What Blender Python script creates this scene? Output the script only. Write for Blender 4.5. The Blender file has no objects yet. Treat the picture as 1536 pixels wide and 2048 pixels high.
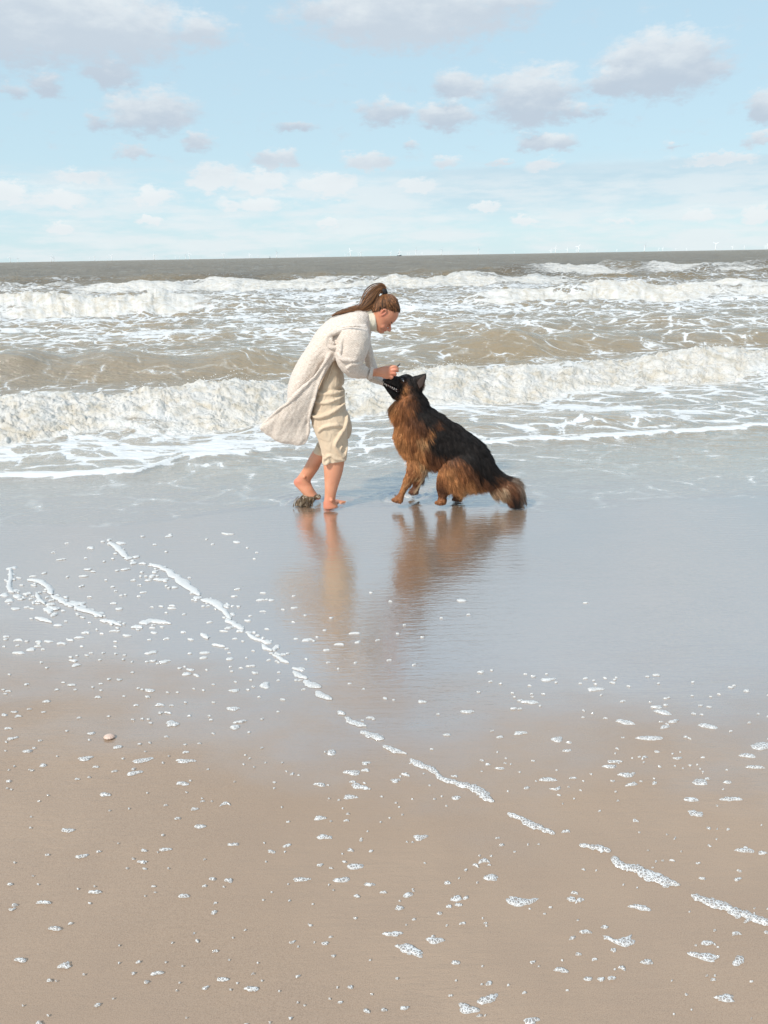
import bpy, bmesh, math, random
import numpy as np
from mathutils import Vector, Matrix, Euler

S = bpy.context.scene
COL = S.collection
R = math.radians

# ------------------------------------------------------------------ camera
EYE = 1.64                      # metres above the wet sand
FPX = 1537.0                    # focal length of the 1536 x 2048 photograph, in pixels
PITCH, ROLL = math.atan(512 / FPX), R(-0.97)
cam_data = bpy.data.cameras.new('camera')
cam = bpy.data.objects.new('camera', cam_data)
COL.objects.link(cam)
cam.location = (0, 0, EYE)
CAMROT = Matrix.Rotation(math.pi / 2 - PITCH, 3, 'X') @ Matrix.Rotation(ROLL, 3, 'Z')
cam.rotation_euler = CAMROT.to_euler()
cam_data.sensor_fit = 'VERTICAL'
cam_data.sensor_height = 36.0
cam_data.lens = FPX / 2048 * 36
cam_data.clip_start = 0.05
cam_data.clip_end = 80000
S.camera = cam

S.view_settings.view_transform = 'Standard'
S.view_settings.look = 'None'
S.view_settings.gamma = 1.0
S.view_settings.use_curve_mapping = False
S.view_settings.exposure = 0.80

# sun: high, from the left and a little behind the camera
SUN_EL, SUN_AZ = R(44), R(222)   # azimuth clockwise from +Y
sun_dir = Vector((math.sin(SUN_AZ) * math.cos(SUN_EL), math.cos(SUN_AZ) * math.cos(SUN_EL), math.sin(SUN_EL)))
sl = bpy.data.lights.new('sun', 'SUN')
sl.energy = 2.5
sl.angle = R(4)
sl.color = (1.0, 0.95, 0.87)
sun = bpy.data.objects.new('sun', sl)
COL.objects.link(sun)
sun.rotation_euler = (-sun_dir).to_track_quat('-Z', 'Y').to_euler()
sun.location = sun_dir * 50


def ray(px, py):
    return CAMROT @ Vector(((px - 768) / FPX, -(py - 1024) / FPX, -1.0))


def G(px, py, z=0.0):
    """point of the level z seen at that spot of the photograph"""
    d = ray(px, py)
    t = (z - EYE) / d.z
    return Vector((d.x * t, d.y * t, z))


def V(px, py, y):
    """point of the upright plane at distance y"""
    d = ray(px, py)
    t = y / d.y
    return Vector((d.x * t, y, EYE + d.z * t))


# ------------------------------------------------------------------ node helpers
class NT:
    def __init__(self, tree):
        self.t = tree
        self.n = tree.nodes
        self.l = tree.links

    def _in(self, sock, v):
        if v is None:
            return
        if isinstance(v, bpy.types.NodeSocket):
            self.l.new(v, sock)
        else:
            if hasattr(sock.default_value, '__len__') and not hasattr(v, '__len__'):
                v = [v] * len(sock.default_value)
            if hasattr(v, '__len__') and len(v) == 3 and len(sock.default_value) == 4:
                v = tuple(v) + (1,)
            sock.default_value = v

    def m(self, op, a, b=None, c=None, clamp=False):
        n = self.n.new('ShaderNodeMath')
        n.operation = op
        n.use_clamp = clamp
        self._in(n.inputs[0], a)
        self._in(n.inputs[1], b)
        self._in(n.inputs[2], c)
        return n.outputs[0]

    def vm(self, op, a, b=None, scale=None):
        n = self.n.new('ShaderNodeVectorMath')
        n.operation = op
        self._in(n.inputs[0], a)
        self._in(n.inputs[1], b)
        if scale is not None:
            self._in(n.inputs['Scale'], scale)
        return n.outputs['Value'] if op in ('LENGTH', 'DOT_PRODUCT') else n.outputs[0]

    def comb(self, x, y, z):
        n = self.n.new('ShaderNodeCombineXYZ')
        for i, v in enumerate((x, y, z)):
            self._in(n.inputs[i], v)
        return n.outputs[0]

    def sep(self, v):
        n = self.n.new('ShaderNodeSeparateXYZ')
        self._in(n.inputs[0], v)
        return n.outputs

    def noise(self, vec, scale, detail=4, rough=0.55, dist=0.0, out='Fac'):
        n = self.n.new('ShaderNodeTexNoise')
        self._in(n.inputs['Vector'], vec)
        self._in(n.inputs['Scale'], scale)
        self._in(n.inputs['Detail'], detail)
        self._in(n.inputs['Roughness'], rough)
        self._in(n.inputs['Distortion'], dist)
        return n.outputs[out]

    def voro(self, vec, scale, feature='F1', out='Distance', rand=1.0):
        n = self.n.new('ShaderNodeTexVoronoi')
        n.feature = feature
        self._in(n.inputs['Vector'], vec)
        self._in(n.inputs['Scale'], scale)
        self._in(n.inputs['Randomness'], rand)
        return n.outputs[out]

    def ss(self, v, a, b, lo=0.0, hi=1.0):
        n = self.n.new('ShaderNodeMapRange')
        n.interpolation_type = 'SMOOTHSTEP'
        self._in(n.inputs['Value'], v)
        self._in(n.inputs['From Min'], a)
        self._in(n.inputs['From Max'], b)
        self._in(n.inputs['To Min'], lo)
        self._in(n.inputs['To Max'], hi)
        return n.outputs[0]

    def lin(self, v, a, b, lo=0.0, hi=1.0):
        n = self.n.new('ShaderNodeMapRange')
        self._in(n.inputs['Value'], v)
        self._in(n.inputs['From Min'], a)
        self._in(n.inputs['From Max'], b)
        self._in(n.inputs['To Min'], lo)
        self._in(n.inputs['To Max'], hi)
        return n.outputs[0]

    def mix(self, f, a, b, blend='MIX'):
        n = self.n.new('ShaderNodeMix')
        n.data_type = 'RGBA'
        n.blend_type = blend
        self._in(n.inputs[0], f)
        self._in(n.inputs[6], a)
        self._in(n.inputs[7], b)
        return n.outputs[2]

    def bump(self, h, dist, strength=1.0, normal=None):
        n = self.n.new('ShaderNodeBump')
        n.inputs['Strength'].default_value = strength
        self._in(n.inputs['Distance'], dist)
        self._in(n.inputs['Height'], h)
        self._in(n.inputs['Normal'], normal)
        return n.outputs[0]

    def attr(self, name, out='Fac'):
        n = self.n.new('ShaderNodeAttribute')
        n.attribute_name = name
        return n.outputs[out]

    def coord(self, out='Object'):
        return self.n.new('ShaderNodeTexCoord').outputs[out]

    def pos(self):
        return self.n.new('ShaderNodeNewGeometry').outputs['Position']


def material(name):
    m = bpy.data.materials.new(name)
    m.use_nodes = True
    nt = NT(m.node_tree)
    b = m.node_tree.nodes['Principled BSDF']
    return m, nt, b


def setp(nt, b, **kw):
    for k, v in kw.items():
        nt._in(b.inputs[k.replace('_', ' ')], v)


# ------------------------------------------------------------------ sky
W = bpy.data.worlds.new('World')
S.world = W
W.use_nodes = True
w = NT(W.node_tree)
bg = W.node_tree.nodes['Background']
SKYS = 0.1
bg.inputs['Strength'].default_value = SKYS
sky = w.n.new('ShaderNodeTexSky')
sky.sky_type = 'NISHITA'
sky.sun_disc = False
sky.sun_elevation = SUN_EL
sky.sun_rotation = SUN_AZ
sky.air_density = 1.0
sky.dust_density = 0.3
sky.ozone_density = 1.5
gen = w.coord('Generated')
sx, sy, sz = w.sep(gen)
el = w.m('MULTIPLY', w.m('ARCSINE', sz), 180 / math.pi)
az = w.m('MULTIPLY', w.m('ARCTAN2', sx, sy), 180 / math.pi)


def azel(px, py):
    d = ray(px, py).normalized()
    return math.degrees(math.atan2(d.x, d.y)), math.degrees(math.asin(d.z))


# clouds: each an uneven blob round its own bearing and height above the horizon
#        x     y    rx   ry  weight   (where it hangs in the photograph, its half size)
CLOUDS = [(60, 20, 270, 95, 1.0), (260, 60, 130, 70, .75), (400, 60, 75, 38, .7), (85, 165, 45, 26, .7), (15, 180, 30, 16, .6),
          (225, 145, 55, 32, .8), (300, 225, 100, 45, .85), (200, 245, 35, 20, .55), (268, 305, 38, 18, .75), (395, 285, 35, 22, .7),
          (820, 15, 250, 75, 1.0), (700, 45, 110, 40, .6), (1000, 0, 120, 30, .6),
          (1330, 130, 125, 60, 1.05), (1220, 165, 60, 28, .8), (1065, 195, 100, 58, 1.0), (920, 175, 60, 32, .85), (1150, 225, 60, 20, .7),
          (890, 230, 75, 28, .9), (770, 225, 65, 25, .85), (585, 252, 48, 12, .7), (1095, 285, 55, 20, .85), (1085, 332, 36, 14, .75),
          (550, 318, 55, 20, .85), (740, 325, 60, 20, .85), (900, 325, 40, 12, .65), (820, 290, 26, 12, .5), (1000, 325, 45, 8, .55),
          (1430, 320, 95, 14, .8), (1520, 280, 34, 14, .8), (1525, 215, 36, 32, .9), (1360, 290, 22, 7, .4),
          (430, 355, 60, 30, 1.0), (520, 365, 70, 24, .9), (660, 370, 80, 26, 1.0), (830, 370, 50, 20, .9), (160, 355, 70, 15, .8),
          (10, 385, 60, 26, 1.0), (120, 400, 80, 25, .8), (300, 395, 60, 20, .8), (975, 414, 36, 13, 1.0), (1055, 440, 30, 12, .9),
          (1400, 430, 40, 14, .9), (1510, 430, 40, 18, 1.0), (660, 445, 30, 14, .8), (300, 440, 30, 10, .9), (120, 455, 30, 14, .8),
          (1240, 440, 60, 12, .6), (500, 410, 120, 18, .6)]
wn = w.noise(w.comb(w.m('MULTIPLY', az, .35), w.m('MULTIPLY', el, .8), 3.0), 1.0, 6, .6)
wn2 = w.noise(w.comb(w.m('MULTIPLY', az, 1.0), w.m('MULTIPLY', el, 2.0), 7.0), 1.0, 5, .6)
waz = w.m('ADD', az, w.m('MULTIPLY', w.m('SUBTRACT', wn, .5), 3.2))
wel = w.m('ADD', el, w.m('MULTIPLY', w.m('SUBTRACT', wn2, .5), 1.6))
dens = None
tsum = None
for (px, py, rx, ry, wt) in CLOUDS:
    a0, e0 = azel(px, py)
    da = w.m('MULTIPLY', w.m('SUBTRACT', waz, a0), FPX / 57.3 / rx)
    de = w.m('MULTIPLY', w.m('SUBTRACT', wel, e0), FPX / 57.3 / ry)
    q = w.m('ADD', w.m('MULTIPLY', da, da), w.m('MULTIPLY', de, de))
    v = w.m('MULTIPLY', w.m('SUBTRACT', 1.15, w.m('POWER', q, .5)), wt, clamp=True)
    tv = w.m('MULTIPLY', v, w.m('MULTIPLY', w.m('SUBTRACT', el, e0), FPX / 57.3 / ry))
    tsum = tv if tsum is None else w.m('ADD', tsum, tv)
    dens = v if dens is None else w.m('SMOOTH_MAX', dens, v, .12)
# a layer seen nearly edge-on near the horizon, and scattered clouds over the rest of the sky
edge = w.noise(w.comb(w.m('MULTIPLY', az, .16), w.m('MULTIPLY', el, .9), 1.3), 1.0, 7, .62)
low = w.m('MULTIPLY', w.ss(el, 6.6, 4.2), w.ss(edge, .36, .60))
inv = w.m('DIVIDE', 1.0, w.m('MAXIMUM', sz, .06))
over = w.noise(w.comb(w.m('MULTIPLY', sx, inv), w.m('MULTIPLY', sy, inv), 2.2), 1.1, 6, .58)
high = w.m('MULTIPLY', w.ss(el, 15.5, 21), w.ss(over, .46, .66))
side = w.m('MULTIPLY', w.ss(w.m('ABSOLUTE', az), 28, 34), w.m('MULTIPLY', w.ss(over, .46, .66), w.ss(el, -1, 2)))
ragged = w.noise(w.comb(w.m('MULTIPLY', az, .55), w.m('MULTIPLY', el, 1.2), 11.0), 1.0, 8, .66)
body = w.m('ADD', dens, w.m('MULTIPLY', w.m('SUBTRACT', ragged, .5), 1.15))
mask = w.m('MULTIPLY', w.ss(body, .10, .60), w.ss(dens, .0, .10))
mask = w.m('MAXIMUM', mask, w.m('MAXIMUM', w.m('MULTIPLY', low, .75), w.m('MAXIMUM', high, side)), clamp=True)
# colour: greyer, faintly mauve where thick and high; cream white on the sunny tops of the low ones
shade = w.noise(w.comb(w.m('MULTIPLY', az, .4), w.m('MULTIPLY', el, .9), 5.0), 1.0, 5, .6)
K = 1 / SKYS
EX = 2 ** S.view_settings.exposure
cgrey = tuple(v * K / EX for v in (.535, .605, .70))
cwhite = tuple(v * K / EX for v in (.92, .95, .955))
cgrey = w.mix(w.ss(el, 10.0, 13.0), cgrey, tuple(v * K / EX for v in (.60, .665, .745)))
relh = w.m('ADD', w.m('DIVIDE', tsum, w.m('MAXIMUM', dens, .15)), w.m('MULTIPLY', w.m('SUBTRACT', shade, .5), 2.2))
ccol = w.mix(w.ss(relh, -.55, 1.1, .0, .75), cgrey, cwhite)
ccol = w.mix(w.m('MAXIMUM', w.m('MULTIPLY', w.ss(el, 7.0, 4.4), .8), w.ss(el, 16, 20, 0.0, .85)), ccol, cwhite)
# the pale marine air that lies over the blue, thickest towards the horizon
rp_ = w.n.new('ShaderNodeValToRGB')
EXPO = 2 ** S.view_settings.exposure
rp_.color_ramp.elements[0].position = 0.0
rp_.color_ramp.elements[1].position = 1.0
stops = [(0.0, (.585, .79, .875)), (4.0, (.56, .81, .94)), (8.0, (.55, .83, 1.0)), (15.0, (.43, .735, 1.0)), (22.0, (.50, .77, 1.0)), (38.0, (.50, .76, 1.0)), (90.0, (.24, .44, .74))]  # stops above the view set bright and blue for the film's reflections
els = rp_.color_ramp.elements
for i, (e0, c0) in enumerate(stops):
    k = els[0] if i == 0 else els[1] if i == len(stops) - 1 else els.new(e0 / 90)
    k.position = e0 / 90
    k.color = tuple(v * K / EXPO / 20 for v in c0) + (1,)
w._in(rp_.inputs[0], w.m('DIVIDE', el, 90))
air = w.vm('SCALE', rp_.outputs[0], scale=20.0)
skycol = w.mix(.88, sky.outputs[0], air)
final = w.mix(w.m('MULTIPLY', mask, .84), skycol, ccol)
bk = w.m('MULTIPLY', w.ss(az, -4, 8), w.m('MULTIPLY', w.ss(w.m('ADD', el, w.m('MULTIPLY', w.m('SUBTRACT', wn, .5), .7)), 5.75, 5.35), w.ss(el, 1.5, 4.5)))
final = w.mix(w.m('MULTIPLY', bk, w.m('SUBTRACT', .62, w.m('MULTIPLY', mask, .5))), final, tuple(v * K / EX for v in (.545, .70, .80)))
# sky above the view is brightened to strengthen reflections on the wet sand
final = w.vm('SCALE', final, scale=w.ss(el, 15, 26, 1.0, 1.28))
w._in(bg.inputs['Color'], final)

# ------------------------------------------------------------------ numpy noise
_rng = np.random.RandomState(7)
_P = _rng.permutation(4096)
_GA = _rng.rand(4096) * 2 * np.pi
_GX, _GY = np.cos(_GA), np.sin(_GA)


def pn(x, y, seed=0):
    """gradient noise, about -0.7..0.7"""
    xi = np.floor(x).astype(np.int64)
    yi = np.floor(y).astype(np.int64)
    xf = x - xi
    yf = y - yi
    u = xf * xf * xf * (xf * (xf * 6 - 15) + 10)
    v = yf * yf * yf * (yf * (yf * 6 - 15) + 10)

    def g(ix, iy, fx, fy):
        h = _P[(_P[(ix + seed * 131) & 4095] + iy) & 4095]
        return _GX[h] * fx + _GY[h] * fy
    a = g(xi, yi, xf, yf)
    b = g(xi + 1, yi, xf - 1, yf)
    c = g(xi, yi + 1, xf, yf - 1)
    d = g(xi + 1, yi + 1, xf - 1, yf - 1)
    return (a * (1 - u) + b * u) * (1 - v) + (c * (1 - u) + d * u) * v


def fbm(x, y, oct=4, gain=.5, seed=0, billow=False):
    s, a, f = 0, 1.0, 1.0
    for i in range(oct):
        n = pn(x * f, y * f, seed + i * 7)
        s = s + a * (np.abs(n) * 2 - .5 if billow else n)
        a *= gain
        f *= 2.03
    return s


def sstep(a, b, v):
    t = np.clip((v - a) / (b - a), 0, 1)
    return t * t * (3 - 2 * t)


def mesh_object(name, co, faces, mat, parent=None, smooth=True, attrs=None):
    me = bpy.data.meshes.new(name)
    co = np.asarray(co, dtype=np.float32)
    if isinstance(faces, np.ndarray):
        me.vertices.add(len(co))
        me.vertices.foreach_set('co', co.ravel())
        k = faces.shape[1]
        me.loops.add(faces.size)
        me.loops.foreach_set('vertex_index', faces.ravel().astype(np.int32))
        me.polygons.add(len(faces))
        me.polygons.foreach_set('loop_start', np.arange(0, faces.size, k, dtype=np.int32))
        me.update(calc_edges=True)
    else:
        me.from_pydata(co.tolist(), [], faces)
    if smooth:
        me.polygons.foreach_set('use_smooth', [True] * len(me.polygons))
    if attrs:
        for k2, v in attrs.items():
            a = me.attributes.new(k2, 'FLOAT', 'POINT')
            a.data.foreach_set('value', np.asarray(v, dtype=np.float32).ravel())
    if mat:
        me.materials.append(mat)
    me.update()
    o = bpy.data.objects.new(name, me)
    COL.objects.link(o)
    if parent:
        o.parent = parent
    return o


def grid_faces(nr, nc):
    i = np.arange(nr * nc).reshape(nr, nc)
    return np.stack([i[:-1, :-1], i[:-1, 1:], i[1:, 1:], i[1:, :-1]], -1).reshape(-1, 4)


def tag(o, label=None, cat=None, group=None, kind=None):
    if label:
        o['label'] = label
    if cat:
        o['category'] = cat
    if group:
        o['group'] = group
    if kind:
        o['kind'] = kind
    return o


def empty(name, loc):
    o = bpy.data.objects.new(name, None)
    COL.objects.link(o)
    o.location = loc
    return o


def adopt(part, root):
    """hang a part built in world coordinates under its thing"""
    part.parent = root
    part.matrix_parent_inverse = Matrix.Translation(root.location).inverted()
    return part


# ------------------------------------------------------------------ beach
m_sand, n, b = material('wet_sand')
P = n.pos()
x_, y_, z_ = n.sep(P)
big = n.noise(P, .55, 4, .55)
med = n.noise(P, 3.0, 5, .6)
grain = n.noise(P, 420, 2, .6)
speck = n.noise(P, 90, 3, .6)
# the film of water left by the last wave: its landward edge runs aslant across the beach
wob = n.noise(n.comb(n.m('MULTIPLY', x_, .9), n.m('MULTIPLY', y_, 1.6), 0.0), 1.0, 5, .6)
edge_y = n.m('ADD', n.m('MULTIPLY', n.m('ABSOLUTE', n.m('SUBTRACT', x_, -.1)), -.0), 2.30)
dist_e = n.m('ADD', n.m('SUBTRACT', y_, edge_y), n.m('MULTIPLY', n.m('SUBTRACT', wob, .5), 1.6))
film = n.ss(n.m('ADD', dist_e, n.ss(x_, .3, -2.0, 0.0, -.45)), -.45, .65)
col = n.mix(n.ss(big, .35, .65), (.282, .196, .134), (.325, .230, .160))
col = n.mix(n.m('MULTIPLY', n.ss(med, .4, .62), .35), col, (.262, .185, .132))
col = n.mix(n.m('MULTIPLY', n.ss(grain, .35, .72), .30), col, (.43, .33, .25))
col = n.mix(n.m('MULTIPLY', n.ss(grain, .48, .30), .30), col, (.15, .11, .09))
col = n.mix(n.m('MULTIPLY', n.ss(speck, .62, .72), .25), col, (.19, .14, .11))
col = n.mix(n.m('MULTIPLY', film, .80), col, (.215, .138, .088))
setp(n, b, Base_Color=col, Roughness=n.mix(film, .34, .085), IOR=n.mix(film, 1.36, 2.7), Coat_Weight=film, Coat_IOR=3.1, Coat_Roughness=.07)
rp = n.comb(n.m('MULTIPLY', x_, 9.0), n.m('MULTIPLY', y_, 40.0), 0.0)
rip = n.noise(rp, 1.0, 4, .6)
rip2 = n.noise(n.comb(n.m('MULTIPLY', x_, 30.0), n.m('MULTIPLY', y_, 85.0), 0.0), 1.0, 3, .6)
ripamt = n.ss(n.noise(P, 1.1, 2, .5), .42, .62, .15, 1.0)
h = n.m('ADD', n.m('MULTIPLY', rip, n.m('MULTIPLY', ripamt, .0026)), n.m('MULTIPLY', rip2, .0006))
h = n.m('ADD', h, n.m('MULTIPLY', grain, n.mix(film, .00055, .00006)))
h = n.m('ADD', h, n.m('MULTIPLY', med, .003))
streak = n.noise(n.comb(n.m('MULTIPLY', x_, 1.6), n.m('MULTIPLY', y_, 15.0), 4.0), 1.0, 5, .65)
h = n.m('ADD', h, n.m('MULTIPLY', streak, .0014))
n._in(b.inputs['Coat Normal'], n.bump(h, 1.0))
hb = n.m('ADD', n.m('MULTIPLY', h, 1.2), n.m('MULTIPLY', streak, n.m('MULTIPLY', film, .003)))
hb = n.m('ADD', hb, n.m('MULTIPLY', rip, n.m('MULTIPLY', film, .0025)))
nb = n.bump(hb, 1.0)
n._in(b.inputs['Normal'], nb)

ys = np.concatenate([np.linspace(-40, 0, 9), np.linspace(.3, 5.0, 60), np.linspace(5.3, 14, 14), np.array([20, 40, 90, 300, 2000, 45000])])
xs = np.concatenate([[-45000, -4000, -300, -40, -12], np.linspace(-6, 6, 81), [12, 40, 300, 4000, 45000]])
X, Y = np.meshgrid(xs, ys)
Z = -np.clip(Y - 5.2, 0, 60) * .045
Z = Z + sstep(0.2, 1, Y) * (1 - sstep(5, 6, Y)) * fbm(X * .5, Y * .5, 3, seed=3) * .003
sand = mesh_object('beach', np.stack([X, Y, Z], -1).reshape(-1, 3), grid_faces(*X.shape), m_sand)
tag(sand, 'smooth wet tan sand of the beach in the foreground', kind='structure')


# ------------------------------------------------------------------ sea
def curve(pts):
    px, py = zip(*pts)
    return lambda x: np.interp(x, px, py)


# rows of waves: crest line y(x), height(x), how far the crest stands behind its toe, how broken it is (0..1)
def edge_of_water(x):
    pts = [G(*p_) for p_ in ((-300, 1085), (0, 1064), (170, 1072), (300, 1058), (430, 1040), (560, 1024), (760, 1028), (900, 1022), (1060, 1030), (1300, 1015), (1536, 1000), (1900, 985))]
    return np.interp(x, [p_.x for p_ in pts], [p_.y for p_ in pts]) + .035 * pn(x * 3.0, x * 0 + 3.3) + .02 * pn(x * 9.0, x * 0 + 8.3)


def build_sea():
    # fan-shaped sheet, finer where nearer
    q = np.linspace(1 / 4.35, 1 / 75.0, 640)
    yy = 1 / q
    yy = np.concatenate([yy, np.geomspace(78, 45000, 70)])
    uu = np.linspace(-.86, .86, 1180)
    U, Y = np.meshgrid(uu, yy)
    X = U * Y
    wx = X + .35 * pn(X * .35, Y * .35, 5)
    wy = Y + .35 * pn(X * .3 + 9, Y * .35, 6)
    Z = np.zeros_like(X)
    foam = np.zeros_like(X)       # standing foam cover 0..1
    froth = np.zeros_like(X)      # tumbling white water 0..1
    fd = 1 / (1 + (Y / 60) ** 2)

    def ridge(line, height, front, back, seed, broken=None, wob=.25):
        nonlocal Z, foam, froth
        yc = line(wx) + wob * pn(X * .6 / max(1, front), Y * .1 + seed, seed)
        h = height(X) * (1 + .7 * pn(X * .9 / max(1, front), Y * .2, seed + 1) + (.22 * pn(X * 3.1 / front, Y * .3, seed + 3) if broken is not None else 0))
        d = Y - yc
        prof = np.where(d < 0, sstep(-front, 0, d) ** .8, np.exp(-(d / back) ** 2))
        Z = Z + h * prof
        if broken is not None:
            br = broken(X)
            n1 = pn(X * 1.1 / front, Y * 1.1 / front, seed + 2)
            fr = sstep(-front * 1.15, -front * .8, d + n1 * front * .35) * (1 - sstep(back * .3, back * 1.9, d + n1 * back * 1.8))
            gap = 1 - sstep(.05, .45, pn(X * .8 / front + 7, Y * 1.3 / front, seed + 9)) * (.75 if front > 1.5 else .55)
            froth[:] = np.maximum(froth, fr * br * gap)
            foam[:] = np.maximum(foam, br * .8 * np.exp(-((d + front * .3) / (front * 1.3 + back)) ** 2))

    # near bore
    toe = curve([(-9, 6.6), (-3.55, 7.1), (-1.3, 7.9), (.55, 8.6), (3.3, 9.7), (5.1, 10.2), (12, 12)])
    ridge(lambda x: toe(x) + 1.15, lambda x: np.interp(x, [-4, -2, 0, 2, 5], [.24, .27, .23, .23, .20]), 1.25, .6, 11,
          broken=lambda x: np.ones_like(x))
    # a smaller surge that runs in front of it on the right
    ridge(curve([(-9, 6.5), (-.5, 7.6), (1.2, 7.45), (2.4, 7.7), (4, 7.9), (9, 8.6)]),
          lambda x: np.interp(x, [.0, .9, 1.8, 3.2, 4], [.0, .045, .07, .04, .02]), .35, .4, 21)
    # unbroken swell behind
    sw = curve([(-14, 11.5), (-5.5, 11.4), (-2, 12.2), (0, 12.4), (1.5, 13.6), (3, 14.2), (6, 14.8), (14, 16)])
    ridge(sw, lambda x: np.interp(x, [-8, -5, -3, -1, .5, 2, 4, 8], [.38, .36, .30, .15, .16, .30, .26, .22]), .9, 1.1, 31)
    ridge(curve([(-14, 17), (0, 17.5), (14, 19)]), lambda x: np.interp(x, [-6, 0, 2, 6], [.10, .14, .2, .25]), 1.3, 1.2, 36)
    # second line of breakers: left and right pieces
    ridge(curve([(-30, 24), (-14, 25.5), (-8, 26.5), (0, 28), (12, 30), (30, 33)]),
          lambda x: np.interp(x, [-16, -9, -6.5, -3, 2, 5, 8, 13, 18], [.62, .6, .48, .18, .12, .42, .55, .48, .3]), 2.2, 1.6, 41,
          broken=lambda x: np.clip(np.interp(x, [-30, -9.5, -7, -5, 2.6, 4.6, 12, 15, 30], [1, 1, .9, .2, .1, .9, 1, .8, .5]), 0, 1))
    # third and fourth lines
    ridge(curve([(-60, 42), (-20, 44), (0, 46), (20, 50), (60, 56)]),
          lambda x: np.interp(x, [-30, -14, -5, 5, 12, 25], [.5, .5, .55, .6, .3, .3]), 3.2, 3, 51,
          broken=lambda x: np.interp(x, [-40, -20, -14, -5, 6, 11, 14, 40], [.2, .4, .7, .85, .9, .55, .1, .1]))
    ridge(curve([(-90, 66), (0, 68), (40, 64), (90, 66)]),
          lambda x: np.interp(x, [-40, 0, 10, 40], [.4, .4, .75, .75]), 4.5, 5, 61,
          broken=lambda x: np.interp(x, [-40, 0, 9, 16, 20, 26, 30, 60], [.0, .0, .15, .8, .5, .8, .5, .3]))
    # open-water swell and chop
    amp = sstep(5.6, 12, Y)
    Z = Z + amp * fbm(X * .35, Y * .8, 4, .5, seed=70) * .085 * np.clip(Y / 12, .7, 3.2)
    Z = Z + sstep(5.0, 7, Y) * fbm(X * 1.8, Y * 4.2, 4, .55, seed=75) * .016 * np.clip(Y / 8, .8, 3)
    Z = Z + sstep(4.6, 5.4, Y) * fbm(X * 5, Y * 12, 3, .55, seed=77) * .0035

    # tumbling water: lumpy and hollowed
    wpx = X + .16 * pn(X * 3, Y * 5, 71)
    wpy = Y + .12 * pn(X * 3 + 5, Y * 5, 72)
    lump = fbm(wpx * 3.1, wpy * 6.0, 6, .64, seed=80, billow=True)
    lump2 = fbm(wpx * 11, wpy * 20, 4, .65, seed=88, billow=True)
    sc = np.clip(Y / 9, .8, 3.5)
    lumpf = fbm(X * .8, Y * 2.4, 6, .62, seed=82, billow=True)
    wgt = sstep(14, 22, Y)
    Z = Z + froth * ((1 - wgt) * (lump * .052 + lump2 * .013) + wgt * lumpf * .12)
    # choppy sideways shove so the clumps overhang a little
    X = X + froth * sc * .05 * pn(X * 4.5 / sc, Y * 4.5 / sc, 91)
    Y2 = Y - froth * sc * .07 * (pn(X * 3.3 / sc, Y * 3.3 / sc, 92) + .5 * pn(X * 8 / sc, Y * 8 / sc, 93))

    # foam left floating: bands by distance
    f0 = fbm(X * .22, Y * .55, 3, .5, seed=95) * 1.1
    f1 = fbm(X * .9, Y * 2.1, 3, .5, seed=97) * .6
    base = np.interp(Y, [4.5, 5.2, 5.9, 6.5, 7.5, 8.5, 10.0, 10.6, 11.2, 12.2, 13.2, 15, 18, 23, 30, 38, 46, 52, 60, 80, 120, 1e5],
                     [.04, .17, .24, .34, .42, .46, .36, .18, .22, .28, .34, .36, .40, .46, .58, .54, .50, .22, .12, .09, .03, .0])
    right = np.interp(U, [-.6, 0, .6], [.03, 0, -.05])
    fl = base + right + (f0 * .42 + f1 * .30) * sstep(4.6, 6, Y)
    # clean olive face of the swell on the left, and of the right-hand one
    face = np.exp(-((wy - sw(wx) + .45) / .75) ** 2) * np.interp(X, [-5, -2.6, -1.6, .5, 1.5, 3.5, 5], [1, .9, .4, .2, .75, .6, .3])
    fl = fl - face * .35
    foam = np.maximum(foam * .8, fl)

    # the foamy lip where the bore's forerunner slides over the flat film
    lip = curve([(-6, 5.75), (-3.2, 5.92), (-2.45, 5.95), (-2.0, 6.05), (-1.75, 6.5), (-1.2, 6.62), (-.9, 6.75), (-.2, 6.68), (.4, 6.7), (1.1, 6.85), (2.3, 7.05), (4, 7.4), (6, 7.6)])
    dl = Y - lip(X) + .10 * pn(X * 2.6, Y * .4, 99) + .03 * pn(X * 9, Y * 2, 98)
    ll = np.exp(-(dl / .085) ** 2) * np.where(dl < 0, 1, 1) * np.interp(X, [-4, -1.7, -1, 0, 1, 4], [1, 1, .75, .6, .85, .9])
    Z = Z + ll * .028 + sstep(-.03, .12, dl) * .012
    foam = np.maximum(foam, ll * 1.05)
    # a fainter line nearer the beach on the right
    lip2 = curve([(-6, 5.2), (0, 6.1), (.9, 6.15), (2.2, 6.2), (4, 6.35)])
    d2 = Y - lip2(X) + .12 * pn(X * 2, Y * .4, 101)
    foam = np.maximum(foam, np.exp(-(d2 / .05) ** 2) * .8 * sstep(.7, 1.4, X))
    foam = foam * (1 - .75 * sstep(0, -.12, dl) * (1 - ll))
    # landward edge of the water, feathering out on the sand
    e = edge_of_water(X)
    t = sstep(0, .5, Y - e)
    Z = Z * t + .013 * sstep(-.03, .22, Y - e) - .0105
    Z = Z + np.where(Y < 7.5, .006 * np.exp(-((Y - e - .05) / .05) ** 2), 0)
    # rings and wakes round the legs standing in it
    for (cx, cy, rr, am) in RINGS:
        r_ = np.hypot((X - cx), (Y - cy) * 1.0)
        Z = Z + am * np.cos((r_ - rr) * 2 * np.pi / .075) * np.exp(-((r_ - rr) / .11) ** 2) * (1 + pn(X * 9, Y * 9, 103)) * t
    Zf = Z * 1.0
    keep = slice(None)
    return X, Y2, Zf, foam, froth


def gp(px, py):
    g = G(px, py)
    return (g.x, g.y)


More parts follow.
